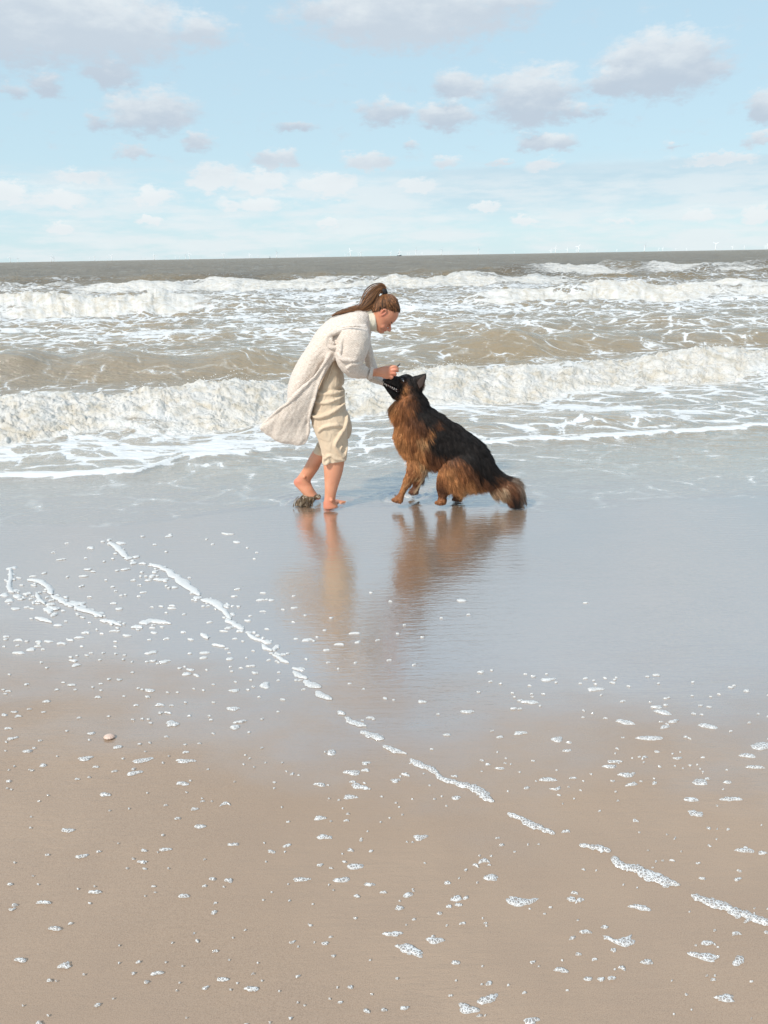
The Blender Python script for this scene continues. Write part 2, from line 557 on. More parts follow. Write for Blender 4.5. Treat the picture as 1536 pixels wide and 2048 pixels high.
RINGS = [(*gp(668, 1008), .10, .008), (*gp(610, 1008), .12, .010), (*gp(800, 998), .09, .010), (*gp(885, 1004), .09, .007),
         (*gp(830, 985), .08, .006), (*gp(915, 998), .08, .006), (*gp(1035, 1018), .07, .005)]

m_sea, n, b = material('turbid_sea_water')
P = n.pos()
x_, y_, z_ = n.sep(P)
foam_a = n.attr('foam')
froth_a = n.attr('froth')
depth_a = n.attr('thin')
# patterns stretch with distance so that far foam stays streaky
far = n.ss(y_, 12, 50)
warp = n.noise(P, .9, 3, .5, out='Color')
pw = n.vm('ADD', P, n.vm('SCALE', n.vm('SUBTRACT', warp, (.5, .5, .5)), scale=.9))
lx, ly, lz = n.sep(pw)
lp = n.comb(lx, n.m('MULTIPLY', ly, 1.5), 0.0)
cell1 = n.voro(lp, 1.7, 'DISTANCE_TO_EDGE')
cell2 = n.voro(lp, 5.2, 'DISTANCE_TO_EDGE')
cell3 = n.voro(lp, 15.0, 'DISTANCE_TO_EDGE')
fn = n.noise(lp, 2.2, 7, .62)
fn2 = n.noise(lp, 14.0, 5, .6)
lace = n.m('ADD', n.m('MULTIPLY', n.ss(cell1, .13, .0), .60), n.m('MULTIPLY', n.ss(cell2, .20, .0), .30))
lace = n.m('ADD', lace, n.m('MULTIPLY', n.ss(cell3, .25, .0), .16))
val = n.m('ADD', foam_a, n.m('MULTIPLY', n.m('SUBTRACT', lace, .28), .62))
val = n.m('ADD', val, n.m('MULTIPLY', n.m('SUBTRACT', fn, .5), 1.25))
val = n.m('ADD', val, n.m('MULTIPLY', n.m('SUBTRACT', fn2, .5), .35))
fcov = n.m('MAXIMUM', n.ss(val, .50, .66), n.ss(n.m('ADD', froth_a, n.m('MULTIPLY', n.m('SUBTRACT', fn, .5), .9)), .35, .6), clamp=True)
veil = n.m('MULTIPLY', n.ss(val, .22, .60), .42)     # thin milky bubbles under the surface
water = n.mix(n.ss(n.noise(P, .25, 3, .5), .35, .65), (.272, .200, .112), (.235, .182, .115))
water = n.mix(n.ss(y_, 40, 90), water, (.205, .166, .116))
fv = n.noise(n.comb(n.m('MULTIPLY', x_, .10), n.m('MULTIPLY', y_, .035), 0.0), 1.0, 6, .65)
water = n.mix(n.m('MULTIPLY', n.ss(y_, 35, 70), n.ss(fv, .42, .62)), water, (.155, .125, .088))
water = n.mix(n.ss(y_, 6.2, 4.9), water, (.215, .150, .102))
water = n.mix(veil, water, (.50, .46, .40))
cream = n.mix(n.ss(n.noise(pw, 4.5, 7, .72), .40, .66), (.60, .575, .535), (.50, .445, .36))
white = n.mix(n.m('MULTIPLY', froth_a, 1.0, clamp=True), (.60, .595, .58), cream)
colr = n.mix(fcov, water, white)
setp(n, b, Base_Color=colr, Roughness=n.mix(fcov, n.mix(far, .07, .35), .75), IOR=n.mix(fcov, n.mix(far, n.ss(y_, 5.0, 7.5, 2.6, 1.6), 1.16), 1.12), Coat_Weight=n.m('MULTIPLY', n.m('SUBTRACT', 1.0, fcov), n.ss(y_, 13, 7.5, 0.0, .9)), Coat_IOR=n.ss(y_, 5.0, 7.5, 3.0, 1.7), Coat_Roughness=.06)
c1 = n.noise(n.comb(n.m('MULTIPLY', x_, 2.2), n.m('MULTIPLY', y_, 6.0), 0.0), 1.0, 5, .62)
c2 = n.noise(n.comb(n.m('MULTIPLY', x_, 14), n.m('MULTIPLY', y_, 34), 0.0), 1.0, 3, .6)
c3 = n.noise(n.comb(n.m('MULTIPLY', x_, .35), n.m('MULTIPLY', y_, .9), 0.0), 1.0, 6, .62)
hh = n.m('ADD', n.m('MULTIPLY', c1, n.ss(y_, 4.6, 8, .012, .060)), n.m('MULTIPLY', c2, n.m('MULTIPLY', n.ss(y_, 60, 14), n.ss(y_, 4.6, 6.5, .0030, .0075))))
hh = n.m('ADD', hh, n.m('MULTIPLY', c3, n.ss(y_, 15, 60, .0, .95)))
fb = n.m('ADD', n.m('MULTIPLY', n.noise(P, 22, 6, .72), .020), n.m('MULTIPLY', n.m('SUBTRACT', 1, n.voro(pw, 16, 'F1')), .006))
hh = n.mix(fcov, hh, n.m('ADD', hh, n.m('ADD', n.m('MULTIPLY', fb, n.m('ADD', froth_a, .12)), .004)))
n._in(b.inputs['Normal'], n.bump(n.m('MULTIPLY', hh, n.mix(fcov, 1.5, 1.0)), 1.0))
n._in(b.inputs['Coat Normal'], n.bump(hh, 1.0))

sX, sY, sZ, sF, sFr = build_sea()
sea = mesh_object('sea', np.stack([sX, sY, sZ], -1).reshape(-1, 3), grid_faces(*sX.shape), m_sea,
                  attrs={'foam': sF, 'froth': sFr})
tag(sea, 'brown sea with white breaking waves reaching up the beach', kind='structure')

# ------------------------------------------------------------------ modelling helpers for figures
def C1(x, y):
    return 500 + x / 4.097, 550 + y / 4.097


def C3(x, y):
    return 740 + x / 4.518, 720 + y / 4.518


def catmull(rows, k):
    rows = np.array(rows, float)
    out = []
    n_ = len(rows)
    for i in range(n_ - 1):
        p0, p1, p2, p3 = rows[max(i - 1, 0)], rows[i], rows[i + 1], rows[min(i + 2, n_ - 1)]
        for j in range(k):
            t = j / k
            out.append(.5 * ((2 * p1) + (-p0 + p2) * t + (2 * p0 - 5 * p1 + 4 * p2 - p3) * t * t + (-p0 + 3 * p1 - 3 * p2 + p3) * t ** 3))
    out.append(rows[-1])
    return np.array(out)


class Soup:
    """closed shapes gathered to be fused into one continuous surface"""

    def __init__(self):
        self.v, self.f = [], []

    def rings(self, rings, cap=True, closed_ends=True):
        base = len(self.v)
        m = len(rings[0])
        for r_ in rings:
            self.v += [tuple(p) for p in r_]
        for i in range(len(rings) - 1):
            for j in range(m):
                a = base + i * m + j
                b_ = base + i * m + (j + 1) % m
                self.f.append((a, b_, b_ + m, a + m))
        if cap:
            self.f.append(tuple(base + j for j in range(m))[::-1])
            self.f.append(tuple(base + (len(rings) - 1) * m + j for j in range(m)))

    def loft(self, conv, secs, y0, k=4, m=28, power=2.0, grow=0.0):
        """secs: (xL, yL, xR, yR, half depth, offset in depth); conv turns tracing units into photo pixels"""
        rows = catmull(secs, k)
        rings = []
        for (xl, yl, xr, yr, d, off) in rows:
            a = V(*conv(xl, yl), y0 + off)
            c = V(*conv(xr, yr), y0 + off)
            mid = (a + c) / 2
            ax = (c - a) / 2
            L = max(ax.length, 1e-5)
            ax = ax * ((L + grow) / L)
            dd = d + grow
            ring = []
            for j in range(m):
                t = 2 * math.pi * j / m
                ct, st = math.cos(t), math.sin(t)
                ct = math.copysign(abs(ct) ** (2 / power), ct)
                st = math.copysign(abs(st) ** (2 / power), st)
                ring.append(mid + ax * ct + Vector((0, dd * st, 0)))
            rings.append(ring)
        self.rings(rings)
        return rows

    def tube(self, pts, radii, m=12, k=4, flat=1.0):
        rows = catmull([tuple(p) + (r_,) for p, r_ in zip(pts, radii)], k)
        P_ = [Vector(r_[:3]) for r_ in rows]
        rings = []
        up = Vector((0, 0, 1))
        prev = None
        for i, p in enumerate(P_):
            t = (P_[min(i + 1, len(P_) - 1)] - P_[max(i - 1, 0)]).normalized()
            if prev is None:
                s = t.cross(up)
                if s.length < .1:
                    s = t.cross(Vector((1, 0, 0)))
                s.normalize()
            else:
                s = (prev - t * prev.dot(t)).normalized()
            prev = s
            w_ = t.cross(s)
            r_ = rows[i][3]
            rings.append([p + s * math.cos(2 * math.pi * j / m) * r_ + w_ * math.sin(2 * math.pi * j / m) * r_ * flat for j in range(m)])
        # rounded ends
        t0 = (P_[1] - P_[0]).normalized()
        t1 = (P_[-1] - P_[-2]).normalized()
        r0, r1 = rows[0][3], rows[-1][3]
        rings = [[P_[0] + (q - P_[0]) * .5 - t0 * r0 * .6 for q in rings[0]]] + rings + [[P_[-1] + (q - P_[-1]) * .5 + t1 * r1 * .6 for q in rings[-1]]]
        self.rings(rings)

    def ball(self, c, rx, ry=None, rz=None, rot=None, m=14):
        ry = ry or rx
        rz = rz or rx
        rings = []
        for i in range(1, m):
            ph = math.pi * i / m
            ring = []
            for j in range(m):
                t = 2 * math.pi * j / m
                q = Vector((rx * math.sin(ph) * math.cos(t), ry * math.sin(ph) * math.sin(t), rz * math.cos(ph)))
                if rot:
                    q = rot @ q
                ring.append(Vector(c) + q)
            rings.append(ring)
        self.rings(rings)

    def build(self, name, mat, voxel=None, smooth=2, parent=None, displace=None, attrs=None):
        me = bpy.data.meshes.new(name)
        me.from_pydata(self.v, [], self.f)
        bm = bmesh.new()
        bm.from_mesh(me)
        bmesh.ops.recalc_face_normals(bm, faces=bm.faces)
        bm.to_mesh(me)
        bm.free()
        o = bpy.data.objects.new(name, me)
        COL.objects.link(o)
        if voxel:
            md = o.modifiers.new('r', 'REMESH')
            md.mode = 'VOXEL'
            md.voxel_size = voxel
            if smooth:
                sm = o.modifiers.new('s', 'SMOOTH')
                sm.factor = .5
                sm.iterations = smooth
            dg = bpy.context.evaluated_depsgraph_get()
            new = bpy.data.meshes.new_from_object(o.evaluated_get(dg))
            o.modifiers.clear()
            o.data = new
            new.name = name
        me = o.data
        if displace:
            co = np.empty(len(me.vertices) * 3, np.float32)
            me.vertices.foreach_get('co', co)
            no = np.empty(len(me.vertices) * 3, np.float32)
            me.vertices.foreach_get('normal', no)
            co = co.reshape(-1, 3)
            no = no.reshape(-1, 3)
            co = co + no * displace(co, no)[:, None]
            me.vertices.foreach_set('co', co.ravel().astype(np.float32))
        me.polygons.foreach_set('use_smooth', [True] * len(me.polygons))
        me.materials.clear()
        me.materials.append(mat)
        me.update()
        if parent:
            adopt(o, parent)
        return o


def strands(name, lines, radius, colors, mat, parent, tip=.25):
    """lines: (n, k, 3) points; radius: (n,) root radius; colors: (n, 3)"""
    n_, k_, _ = lines.shape
    cu = bpy.data.hair_curves.new(name)
    cu.add_curves([k_] * n_)
    cu.attributes['position'].data.foreach_set('vector', lines.reshape(-1, 3).astype(np.float32).ravel())
    ra = cu.attributes.get('radius') or cu.attributes.new('radius', 'FLOAT', 'POINT')
    prof = np.linspace(1, tip, k_)
    ra.data.foreach_set('value', (radius[:, None] * prof[None]).astype(np.float32).ravel())
    ca = cu.attributes.new('tint', 'FLOAT_COLOR', 'CURVE')
    ca.data.foreach_set('color', np.concatenate([colors, np.ones((n_, 1))], 1).astype(np.float32).ravel())
    cu.materials.append(mat)
    o = bpy.data.objects.new(name, cu)
    COL.objects.link(o)
    if parent:
        adopt(o, parent)
    return o


def surface_points(o, count, rng):
    me = o.data
    me.calc_loop_triangles()
    nt_ = len(me.loop_triangles)
    tri = np.empty(nt_ * 3, np.int32)
    me.loop_triangles.foreach_get('vertices', tri)
    tri = tri.reshape(-1, 3)
    co = np.empty(len(me.vertices) * 3, np.float32)
    me.vertices.foreach_get('co', co)
    co = co.reshape(-1, 3)
    no = np.empty(len(me.vertices) * 3, np.float32)
    me.vertices.foreach_get('normal', no)
    no = no.reshape(-1, 3)
    A, B, C_ = co[tri[:, 0]], co[tri[:, 1]], co[tri[:, 2]]
    ar = np.linalg.norm(np.cross(B - A, C_ - A), axis=1)
    idx = rng.choice(nt_, count, p=ar / ar.sum())
    r1, r2 = np.sqrt(rng.rand(count, 1)), rng.rand(count, 1)
    p = A[idx] * (1 - r1) + B[idx] * r1 * (1 - r2) + C_[idx] * r1 * r2
    nn = no[tri[idx, 0]]
    return p, nn


_RI = np.array(CAMROT.transposed())


def to_px(p):
    q = (np.asarray(p) - np.array([0, 0, EYE])) @ _RI.T
    return 768 + FPX * q[:, 0] / -q[:, 2], 1024 - FPX * q[:, 1] / -q[:, 2]


def simple(name, color, rough=.6, **kw):
    m, n, b = material(name)
    setp(n, b, Base_Color=color, Roughness=rough, **kw)
    return m


def hair_material(name, rough, spec=.35):
    m, n, b = material(name)
    setp(n, b, Base_Color=n.attr('tint', 'Color'), Roughness=rough, Specular_IOR_Level=spec)
    return m


# ------------------------------------------------------------------ woman
YW = 5.04
m_skin, n, b = material('skin')
P = n.pos()
sk = n.mix(n.ss(n.noise(P, 9, 4, .6), .35, .65), (.54, .225, .12), (.60, .27, .16))
red = n.attr('flush')
sk = n.mix(n.m('MULTIPLY', red, .6), sk, (.50, .14, .10))
setp(n, b, Base_Color=sk, Roughness=.48, Subsurface_Weight=.12, Subsurface_Scale=.02, Subsurface_Radius=(1, .3, .15))
n._in(b.inputs['Normal'], n.bump(n.noise(P, 160, 3, .5), .0012))

m_knit, n, b = material('oatmeal_knit')
P = n.pos()
x_, y_, z_ = n.sep(P)
kb = n.attr('knitdir')
slub = n.noise(n.comb(n.m('MULTIPLY', x_, 90), n.m('MULTIPLY', y_, 90), n.m('MULTIPLY', z_, 150)), 1.0, 3, .6)
rows_ = n.m('SINE', n.m('ADD', n.m('MULTIPLY', n.m('ADD', z_, n.m('MULTIPLY', x_, -.55)), 620), n.m('MULTIPLY', n.noise(P, 22, 3, .5), 14)))
st = n.m('ADD', n.m('MULTIPLY', n.m('ADD', rows_, 1), .22), n.m('MULTIPLY', slub, .8))
kc = n.mix(n.ss(slub, .36, .66), (.56, .47, .395), (.68, .595, .52))
kc = n.mix(n.ss(slub, .33, .25), kc, (.40, .30, .25))
setp(n, b, Base_Color=kc, Roughness=.95, Specular_IOR_Level=.1, Sheen_Weight=.25)
n._in(b.inputs['Normal'], n.bump(st, .0032))

m_khaki, n, b = material('khaki_cotton')
P = n.pos()
kc = n.mix(n.ss(n.noise(P, 7, 4, .6), .35, .65), (.56, .43, .305), (.62, .49, .355))
setp(n, b, Base_Color=kc, Roughness=.85, Specular_IOR_Level=.2, Sheen_Weight=.15)
cr = n.noise(n.vm('MULTIPLY', P, (14, 14, 6)), 1.0, 5, .55, 1.2)
n._in(b.inputs['Normal'], n.bump(n.m('ADD', n.m('MULTIPLY', n.noise(P, 500, 2), .0008), n.m('MULTIPLY', cr, .014)), 1.0))

m_cream, n, b = material('cream_jersey')
P = n.pos()
setp(n, b, Base_Color=n.mix(n.noise(P, 20, 3), (.60, .53, .41), (.68, .62, .50)), Roughness=.9)
n._in(b.inputs['Normal'], n.bump(n.noise(P, 45, 4, .6), .006))

w_root = empty('person', G(*C1(655, 1890)))
tag(w_root, 'woman bending forward over the dog in a long oatmeal cardigan and rolled khaki trousers, barefoot', 'woman')

bd = Soup()
# near leg, calf to sole
bd.loft(C1, [(600, 1380, 780, 1380, .058, -.06), (602, 1450, 783, 1450, .058, -.06), (601, 1540, 773, 1540, .058, -.06), (606, 1620, 758, 1620, .053, -.06),
             (611, 1700, 733, 1700, .042, -.06), (612, 1770, 712, 1770, .034, -.06), (610, 1820, 701, 1825, .031, -.06), (604, 1865, 703, 1862, .034, -.06),
             (600, 1895, 716, 1885, .036, -.06), (602, 1912, 722, 1900, .034, -.06)], YW)
bd.ball(V(*C1(668, 1845), YW - .096), .013)
hx = G(*C1(640, 1893))
bd.tube([hx + Vector((-.01, .0, .022)), hx + Vector((.022, .03, .016)), hx + Vector((.040, .06, .006)), hx + Vector((.05, .085, .0))], [.032, .034, .034, .024], flat=.62)
for i_ in range(5):
    q0 = hx + Vector((.022 + .015 * i_, .095 - .010 * i_, .0))
    bd.tube([q0, q0 + Vector((.022, .018, .002)), q0 + Vector((.040, .030, -.001))], [.010, .010, .008], m=8, k=2)
# far leg: shin, raised heel, foot pointing down
bd.loft(C1, [(560, 1370, 700, 1440, .055, .06), (520, 1435, 640, 1495, .056, .075), (484, 1495, 594, 1530, .054, .09), (447, 1565, 566, 1585, .048, .10),
             (412, 1622, 528, 1640, .040, .11), (384, 1660, 500, 1680, .034, .115), (360, 1684, 500, 1700, .034, .115), (362, 1715, 508, 1722, .034, .115),
             (392, 1748, 521, 1750, .038, .11), (420, 1778, 537, 1776, .042, .11), (446, 1806, 554, 1797, .045, .11), (490, 1822, 572, 1818, .042, .11), (520, 1834, 584, 1832, .030, .11)], YW)
bd.ball(V(*C1(445, 1655), YW + .072), .013)
# thighs and trunk, hidden by the clothes but one body with the rest
bd.loft(C1, [(560, 1060, 730, 1040, .07, -.06), (560, 1180, 750, 1160, .07, -.06), (590, 1300, 760, 1290, .062, -.06), (605, 1400, 770, 1390, .055, -.06)], YW)
bd.loft(C1, [(560, 1040, 700, 1020, .06, .07), (640, 1150, 760, 1100, .06, .08), (680, 1270, 790, 1200, .055, .08), (650, 1370, 760, 1300, .05, .07), (585, 1400, 680, 1440, .05, .06)], YW)
bd.loft(C1, [(540, 1080, 740, 1060, .13, 0), (530, 980, 740, 950, .13, 0), (560, 860, 740, 850, .11, 0), (590, 740, 700, 740, .10, 0), (590, 650, 740, 690, .12, .02),
             (650, 500, 850, 590, .14, 0), (750, 400, 910, 510, .14, 0), (850, 330, 960, 450, .09, 0), (940, 305, 1000, 430, .055, 0), (1010, 290, 1045, 420, .052, 0), (1050, 260, 1075, 400, .05, 0)], YW)
# near arm and hand
bd.tube([V(*C1(860, 450), YW - .13), V(*C1(820, 620), YW - .16), V(*C1(830, 765), YW - .16), V(*C1(900, 803), YW - .13), V(*C1(1000, 797), YW - .085)], [.045, .04, .036, .034, .027])
HY = YW - .05
bd.loft(C1, [(985, 832, 985, 762, .028, -.07), (1030, 831, 1030, 766, .024, -.06), (1075, 836, 1075, 752, .024, -.055), (1110, 850, 1112, 745, .026, -.05),
             (1135, 850, 1150, 747, .024, -.05), (1145, 842, 1172, 752, .018, -.05)], YW)
fing = [((1150, 762), (1186, 750), (1214, 768), -.062), ((1158, 782), (1196, 776), (1212, 790), -.068), ((1152, 804), (1190, 806), (1190, 822), -.066), ((1138, 824), (1166, 836), (1150, 848), -.058)]
for (a_, b_, c_, o_) in fing:
    bd.tube([V(*C1(*a_), YW + o_), V(*C1(*b_), YW + o_ - .006), V(*C1(*c_), YW + o_ + .010)], [.0115, .0095, .0075], m=10)
bd.ball(V(*C1(1172, 812), YW - .056), .013)
bd.tube([V(*C1(1105, 770), YW - .045), V(*C1(1150, 752), YW - .03), V(*C1(1185, 752), YW - .03), V(*C1(1206, 764), YW - .038)], [.013, .011, .010, .008], m=10)
# far arm and hand, cupped under the dog's jaw
bd.tube([V(*C1(900, 460), YW + .13), V(*C1(962, 640), YW + .165), V(*C1(995, 760), YW + .165), V(*C1(1035, 845), YW + .13), V(*C1(1110, 880), YW + .11), V(*C1(1150, 875), YW + .11)], [.045, .032, .032, .030, .026, .028])
for i_ in range(4):
    a_ = V(*C1(1140, 855 + 14 * i_), YW + .105)
    bd.tube([a_, a_ + Vector((.035, .0, .006)), a_ + Vector((.055, -.025, .012))], [.010, .009, .007], m=8, k=3)
bd.tube([V(*C1(1120, 862), YW + .10), V(*C1(1150, 845), YW + .09), V(*C1(1170, 838), YW + .085)], [.012, .010, .008], m=8, k=3)


# head, traced along its own tilted axes (f towards the face, u towards the crown)
def FU(f, u):
    ua = u + 389
    return C1((f * .72 + ua * .69) / .9945, (f * .69 - ua * .72) / .9945)


HEAD = [(0, 1096, 1056, .016), (8, 1105, 1042, .026), (20, 1107, 1020, .038), (30, 1102, 1003, .045), (38, 1099, 990, .050), (46, 1106, 975, .054), (56, 1110, 960, .058),
        (72, 1107, 942, .063), (90, 1105, 925, .067), (105, 1102, 912, .070), (118, 1108, 904, .072), (130, 1114, 898, .073), (160, 1118, 890, .075), (195, 1112, 888, .076),
        (225, 1096, 893, .073), (255, 1068, 908, .065), (275, 1040, 925, .052), (290, 1010, 948, .034), (298, 992, 966, .016)]
bd.loft(lambda f, u: FU(f, u), [(f2, u, f1, u, d, 0) for (u, f1, f2, d) in HEAD], YW, k=3, m=36, power=2.15)
HC = V(*FU(1005, 150), YW)


def HP(f, u, s):
    return V(*FU(f, u), YW + s)


bd.tube([HP(1098, 118, 0), HP(1116, 98, 0), HP(1132, 80, 0), HP(1137, 69, 0)], [.008, .0085, .010, .0095], m=12)
for s in (-1, 1):
    bd.ball(HP(1120, 66, s * .010), .0085)           # nostril wings
    bd.ball(HP(1070, 62, s * .045), .019, .014, .019)  # smiling cheek
    bd.ball(HP(1100, 124, s * .028), .016, .012, .009)  # brow
    ear = [HP(992, 128, s * .074), HP(985, 150, s * .083), HP(988, 168, s * .087), HP(1004, 172, s * .084), HP(1014, 156, s * .078), HP(1012, 138, s * .076), HP(1006, 118, s * .073)]
    bd.tube(ear, [.006, .0055, .005, .005, .005, .005, .007], m=8)
    bd.ball(HP(1000, 145, s * .072), .016, .006, .020)
bd.tube([HP(1096, 47, -.022), HP(1111, 49, -.008), HP(1112, 49, .008), HP(1096, 47, .022)], [.005, .0065, .0065, .005], m=8)
bd.tube([HP(1092, 31, -.020), HP(1107, 26, -.008), HP(1107, 26, .008), HP(1092, 31, .020)], [.005, .007, .007, .005], m=8)


w_body = bd.build('body', m_skin, voxel=.0036, smooth=2, parent=w_root)
fx, fy = to_px(np.array([v.co[:] for v in w_body.data.vertices]) if False else np.array([tuple(v.co) for v in w_body.data.vertices]))
cx_, cy_ = (fx - 500) * 4.097, (fy - 550) * 4.097
fl_ = np.zeros(len(cx_))
for (qx, qy, qr, qa) in [(1090, 320, 40, 1), (1155, 435, 25, .9), (1180, 790, 45, .8), (375, 1690, 45, 1), (620, 1890, 60, .8), (1190, 820, 40, .8), (1110, 420, 50, .5), (1135, 350, 200, .25), (1105, 455, 14, 1)]:
    fl_ = np.maximum(fl_, qa * np.exp(-((cx_ - qx) ** 2 + (cy_ - qy) ** 2) / qr ** 2))
at = w_body.data.attributes.new('flush', 'FLOAT', 'POINT')
at.data.foreach_set('value', fl_.astype(np.float32))

# eyelids lowered, lashes and brows, open smiling mouth
m_lash = simple('lash', (.03, .018, .012), .6)
m_lip = simple('lip', (.42, .12, .10), .4)
m_tooth = simple('tooth', (.75, .70, .62), .3)
for s in (-1, 1):
    e_ = Soup()
    e_.tube([HP(1100, 107, s * .040), HP(1107, 102, s * .032), HP(1109, 102, s * .022)], [.0016, .0022, .0016], m=6)
    e_.build('eyelash', m_lash, parent=w_root)
    e_ = Soup()
    e_.tube([HP(1095, 132, s * .047), HP(1108, 130, s * .038), HP(1117, 126, s * .020)], [.0016, .0028, .002], m=6)
    e_.build('eyebrow', m_lash, parent=w_root)
e_ = Soup()
e_.tube([HP(1094, 40, -.020), HP(1106, 40, -.008), HP(1106, 40, .008), HP(1094, 40, .020)], [.002, .0032, .0032, .002], m=8)
e_.build('teeth', m_tooth, parent=w_root)
e_ = Soup()
e_.tube([HP(1090, 40, -.026), HP(1101, 46, -.020), HP(1113.5, 48, -.007), HP(1113.5, 48, .007), HP(1101, 46, .020), HP(1090, 40, .026)], [.0018, .003, .0042, .0042, .003, .0018], m=8)
e_.tube([HP(1090, 40, -.026), HP(1098, 32, -.019), HP(1109.5, 26, -.007), HP(1109.5, 26, .007), HP(1098, 32, .019), HP(1090, 40, .026)], [.0018, .003, .0046, .0046, .003, .0018], m=8)
e_.build('lips', m_lip, parent=w_root)


# turtleneck
g_ = Soup()
g_.loft(C1, [(935, 300, 965, 470, .075, 0), (965, 288, 990, 462, .070, 0), (1000, 282, 1022, 462, .066, 0), (1020, 296, 1042, 448, .064, 0), (1024, 302, 1044, 440, .058, 0)], YW, k=5, m=40)
g_.build('turtleneck', m_cream, voxel=.004, smooth=1, parent=w_root, displace=lambda c, n_: .003 * fbm(c[:, 0] * 30, c[:, 2] * 18, 3, seed=3))

# trousers and tucked top
g_ = Soup()
g_.loft(C1, [(610, 600, 715, 640, .11, 0), (595, 680, 728, 690, .13, 0), (585, 760, 757, 765, .135, 0), (565, 830, 772, 830, .14, 0), (550, 890, 772, 885, .145, 0), (535, 925, 754, 925, .14, 0), (522, 950, 776, 940, .15, 0),
             (505, 1010, 778, 1000, .155, 0), (490, 1070, 782, 1050, .16, 0), (487, 1120, 792, 1100, .16, 0), (495, 1170, 800, 1150, .15, 0), (520, 1215, 800, 1200, .10, 0)], YW, power=2.4)
g_.loft(C1, [(492, 1130, 770, 1110, .085, -.07), (502, 1200, 800, 1180, .095, -.07), (528, 1275, 800, 1260, .095, -.065), (550, 1345, 803, 1330, .09, -.06), (570, 1410, 806, 1400, .088, -.06),
             (586, 1470, 800, 1460, .082, -.06), (594, 1510, 790, 1505, .078, -.06), (600, 1528, 786, 1520, .074, -.06)], YW, power=2.3)
g_.loft(C1, [(560, 1090, 770, 1080, .08, .07), (600, 1160, 812, 1140, .085, .08), (620, 1225, 836, 1215, .085, .085), (610, 1290, 838, 1270, .085, .085), (580, 1330, 818, 1325, .08, .08),
             (548, 1375, 740, 1405, .082, .065), (526, 1420, 640, 1465, .080, .065), (514, 1440, 598, 1474, .078, .068)], YW, power=2.3)
# folds and rolled hems


def fold(pts, r, off, o=g_):
    o.tube([V(*C1(a_, b_), YW + (off if not isinstance(off, (list, tuple)) else off[i])) for i, (a_, b_) in enumerate(pts)], [r * .5] + [r] * (len(pts) - 2) + [r * .5], m=10)


fold([(605, 1520), (620, 1500), (660, 1480), (690, 1500), (730, 1515), (780, 1520)], .014, [-.12, -.135, -.14, -.14, -.135, -.12])
fold([(598, 1490), (605, 1535), (625, 1548), (645, 1525), (650, 1480)], .013, -.135)
fold([(800, 1150), (780, 1250), (730, 1330), (700, 1400), (745, 1470), (775, 1520)], .013, [-.10, -.14, -.152, -.155, -.14, -.10])
fold([(760, 1400), (740, 1440), (770, 1490), (788, 1450), (800, 1390)], .012, [-.14, -.14, -.13, -.12, -.10])
fold([(490, 1140), (540, 1165), (620, 1150), (700, 1110), (780, 1050)], .014, [-.13, -.155, -.165, -.155, -.11])
fold([(510, 1040), (600, 1050), (690, 1030), (775, 985)], .011, [-.13, -.155, -.150, -.10])
fold([(530, 955), (620, 975), (700, 965), (772, 945)], .015, [-.12, -.143, -.138, -.10])
fold([(680, 715), (660, 790), (630, 860)], .008, [-.125, -.140, -.147])
fold([(765, 860), (745, 900), (755, 935)], .012, [-.07, -.08, -.08])
fold([(560, 1290), (600, 1250), (700, 1230), (780, 1240)], .012, [-.14, -.163, -.166, -.13])
fold([(520, 1440), (560, 1455), (592, 1470)], .009, .02)


def cloth_disp(c, n_):
    return .005 * fbm(c[:, 0] * 10 + c[:, 1] * 6, c[:, 2] * 4, 3, seed=12) - .003 * sstep(.0, .25, 1 - np.abs(pn(c[:, 0] * 5 + c[:, 2] * 7, c[:, 2] * 2.2 - c[:, 0] * 3, 17)) * 5)


g_.build('trousers', m_khaki, voxel=.005, smooth=3, parent=w_root, displace=cloth_disp)
# pocket welt and side seam
e_ = Soup()
e_.tube([V(*C1(686, 705), YW - .136), V(*C1(668, 770), YW - .146), V(*C1(634, 858), YW - .155)], [.003, .0035, .003], m=8)
e_.build('pocket_edge', m_khaki, parent=w_root)
m_button = simple('brown_button', (.10, .05, .03), .4)
e_ = Soup()
e_.tube([V(*C1(788, 972), YW - .02), V(*C1(792, 976), YW - .02)], [.005, .005], m=8, k=1)
e_.build('waist_tab', m_khaki, parent=w_root)

# cardigan: back, blown front panel, sleeves
c_ = Soup()
c_.loft(C1, [(945, 288, 985, 330, .06, 0), (900, 284, 992, 410, .11, 0), (850, 290, 992, 470, .15, 0), (760, 312, 985, 545, .185, 0), (680, 340, 970, 600, .20, 0), (600, 400, 925, 645, .20, 0), (540, 470, 850, 680, .20, 0),
             (480, 560, 770, 690, .19, .01), (430, 640, 715, 690, .18, .02), (390, 710, 670, 730, .17, .02), (350, 800, 620, 800, .165, .02), (325, 880, 585, 870, .16, .02), (313, 960, 560, 950, .155, .02),
             (307, 1040, 530, 1030, .15, .02), (320, 1100, 505, 1100, .14, .03), (360, 1160, 490, 1170, .11, .04)], YW, power=2.3)
PN = [(690, 600, 716, 640, .012, -.17), (640, 655, 690, 690, .018, -.165), (590, 745, 645, 760, .020, -.16), (530, 830, 605, 830, .022, -.16), (460, 905, 575, 895, .022, -.165), (390, 975, 552, 970, .022, -.17),
      (305, 1050, 524, 1040, .022, -.165), (230, 1115, 505, 1100, .03, -.15), (150, 1185, 490, 1160, .04, -.13), (80, 1243, 482, 1225, .045, -.11), (112, 1288, 480, 1285, .045, -.10), (185, 1340, 470, 1340, .04, -.10), (265, 1375, 450, 1370, .032, -.10), (330, 1391, 420, 1391, .02, -.10)]
c_.loft(C1, PN, YW, power=2.6)
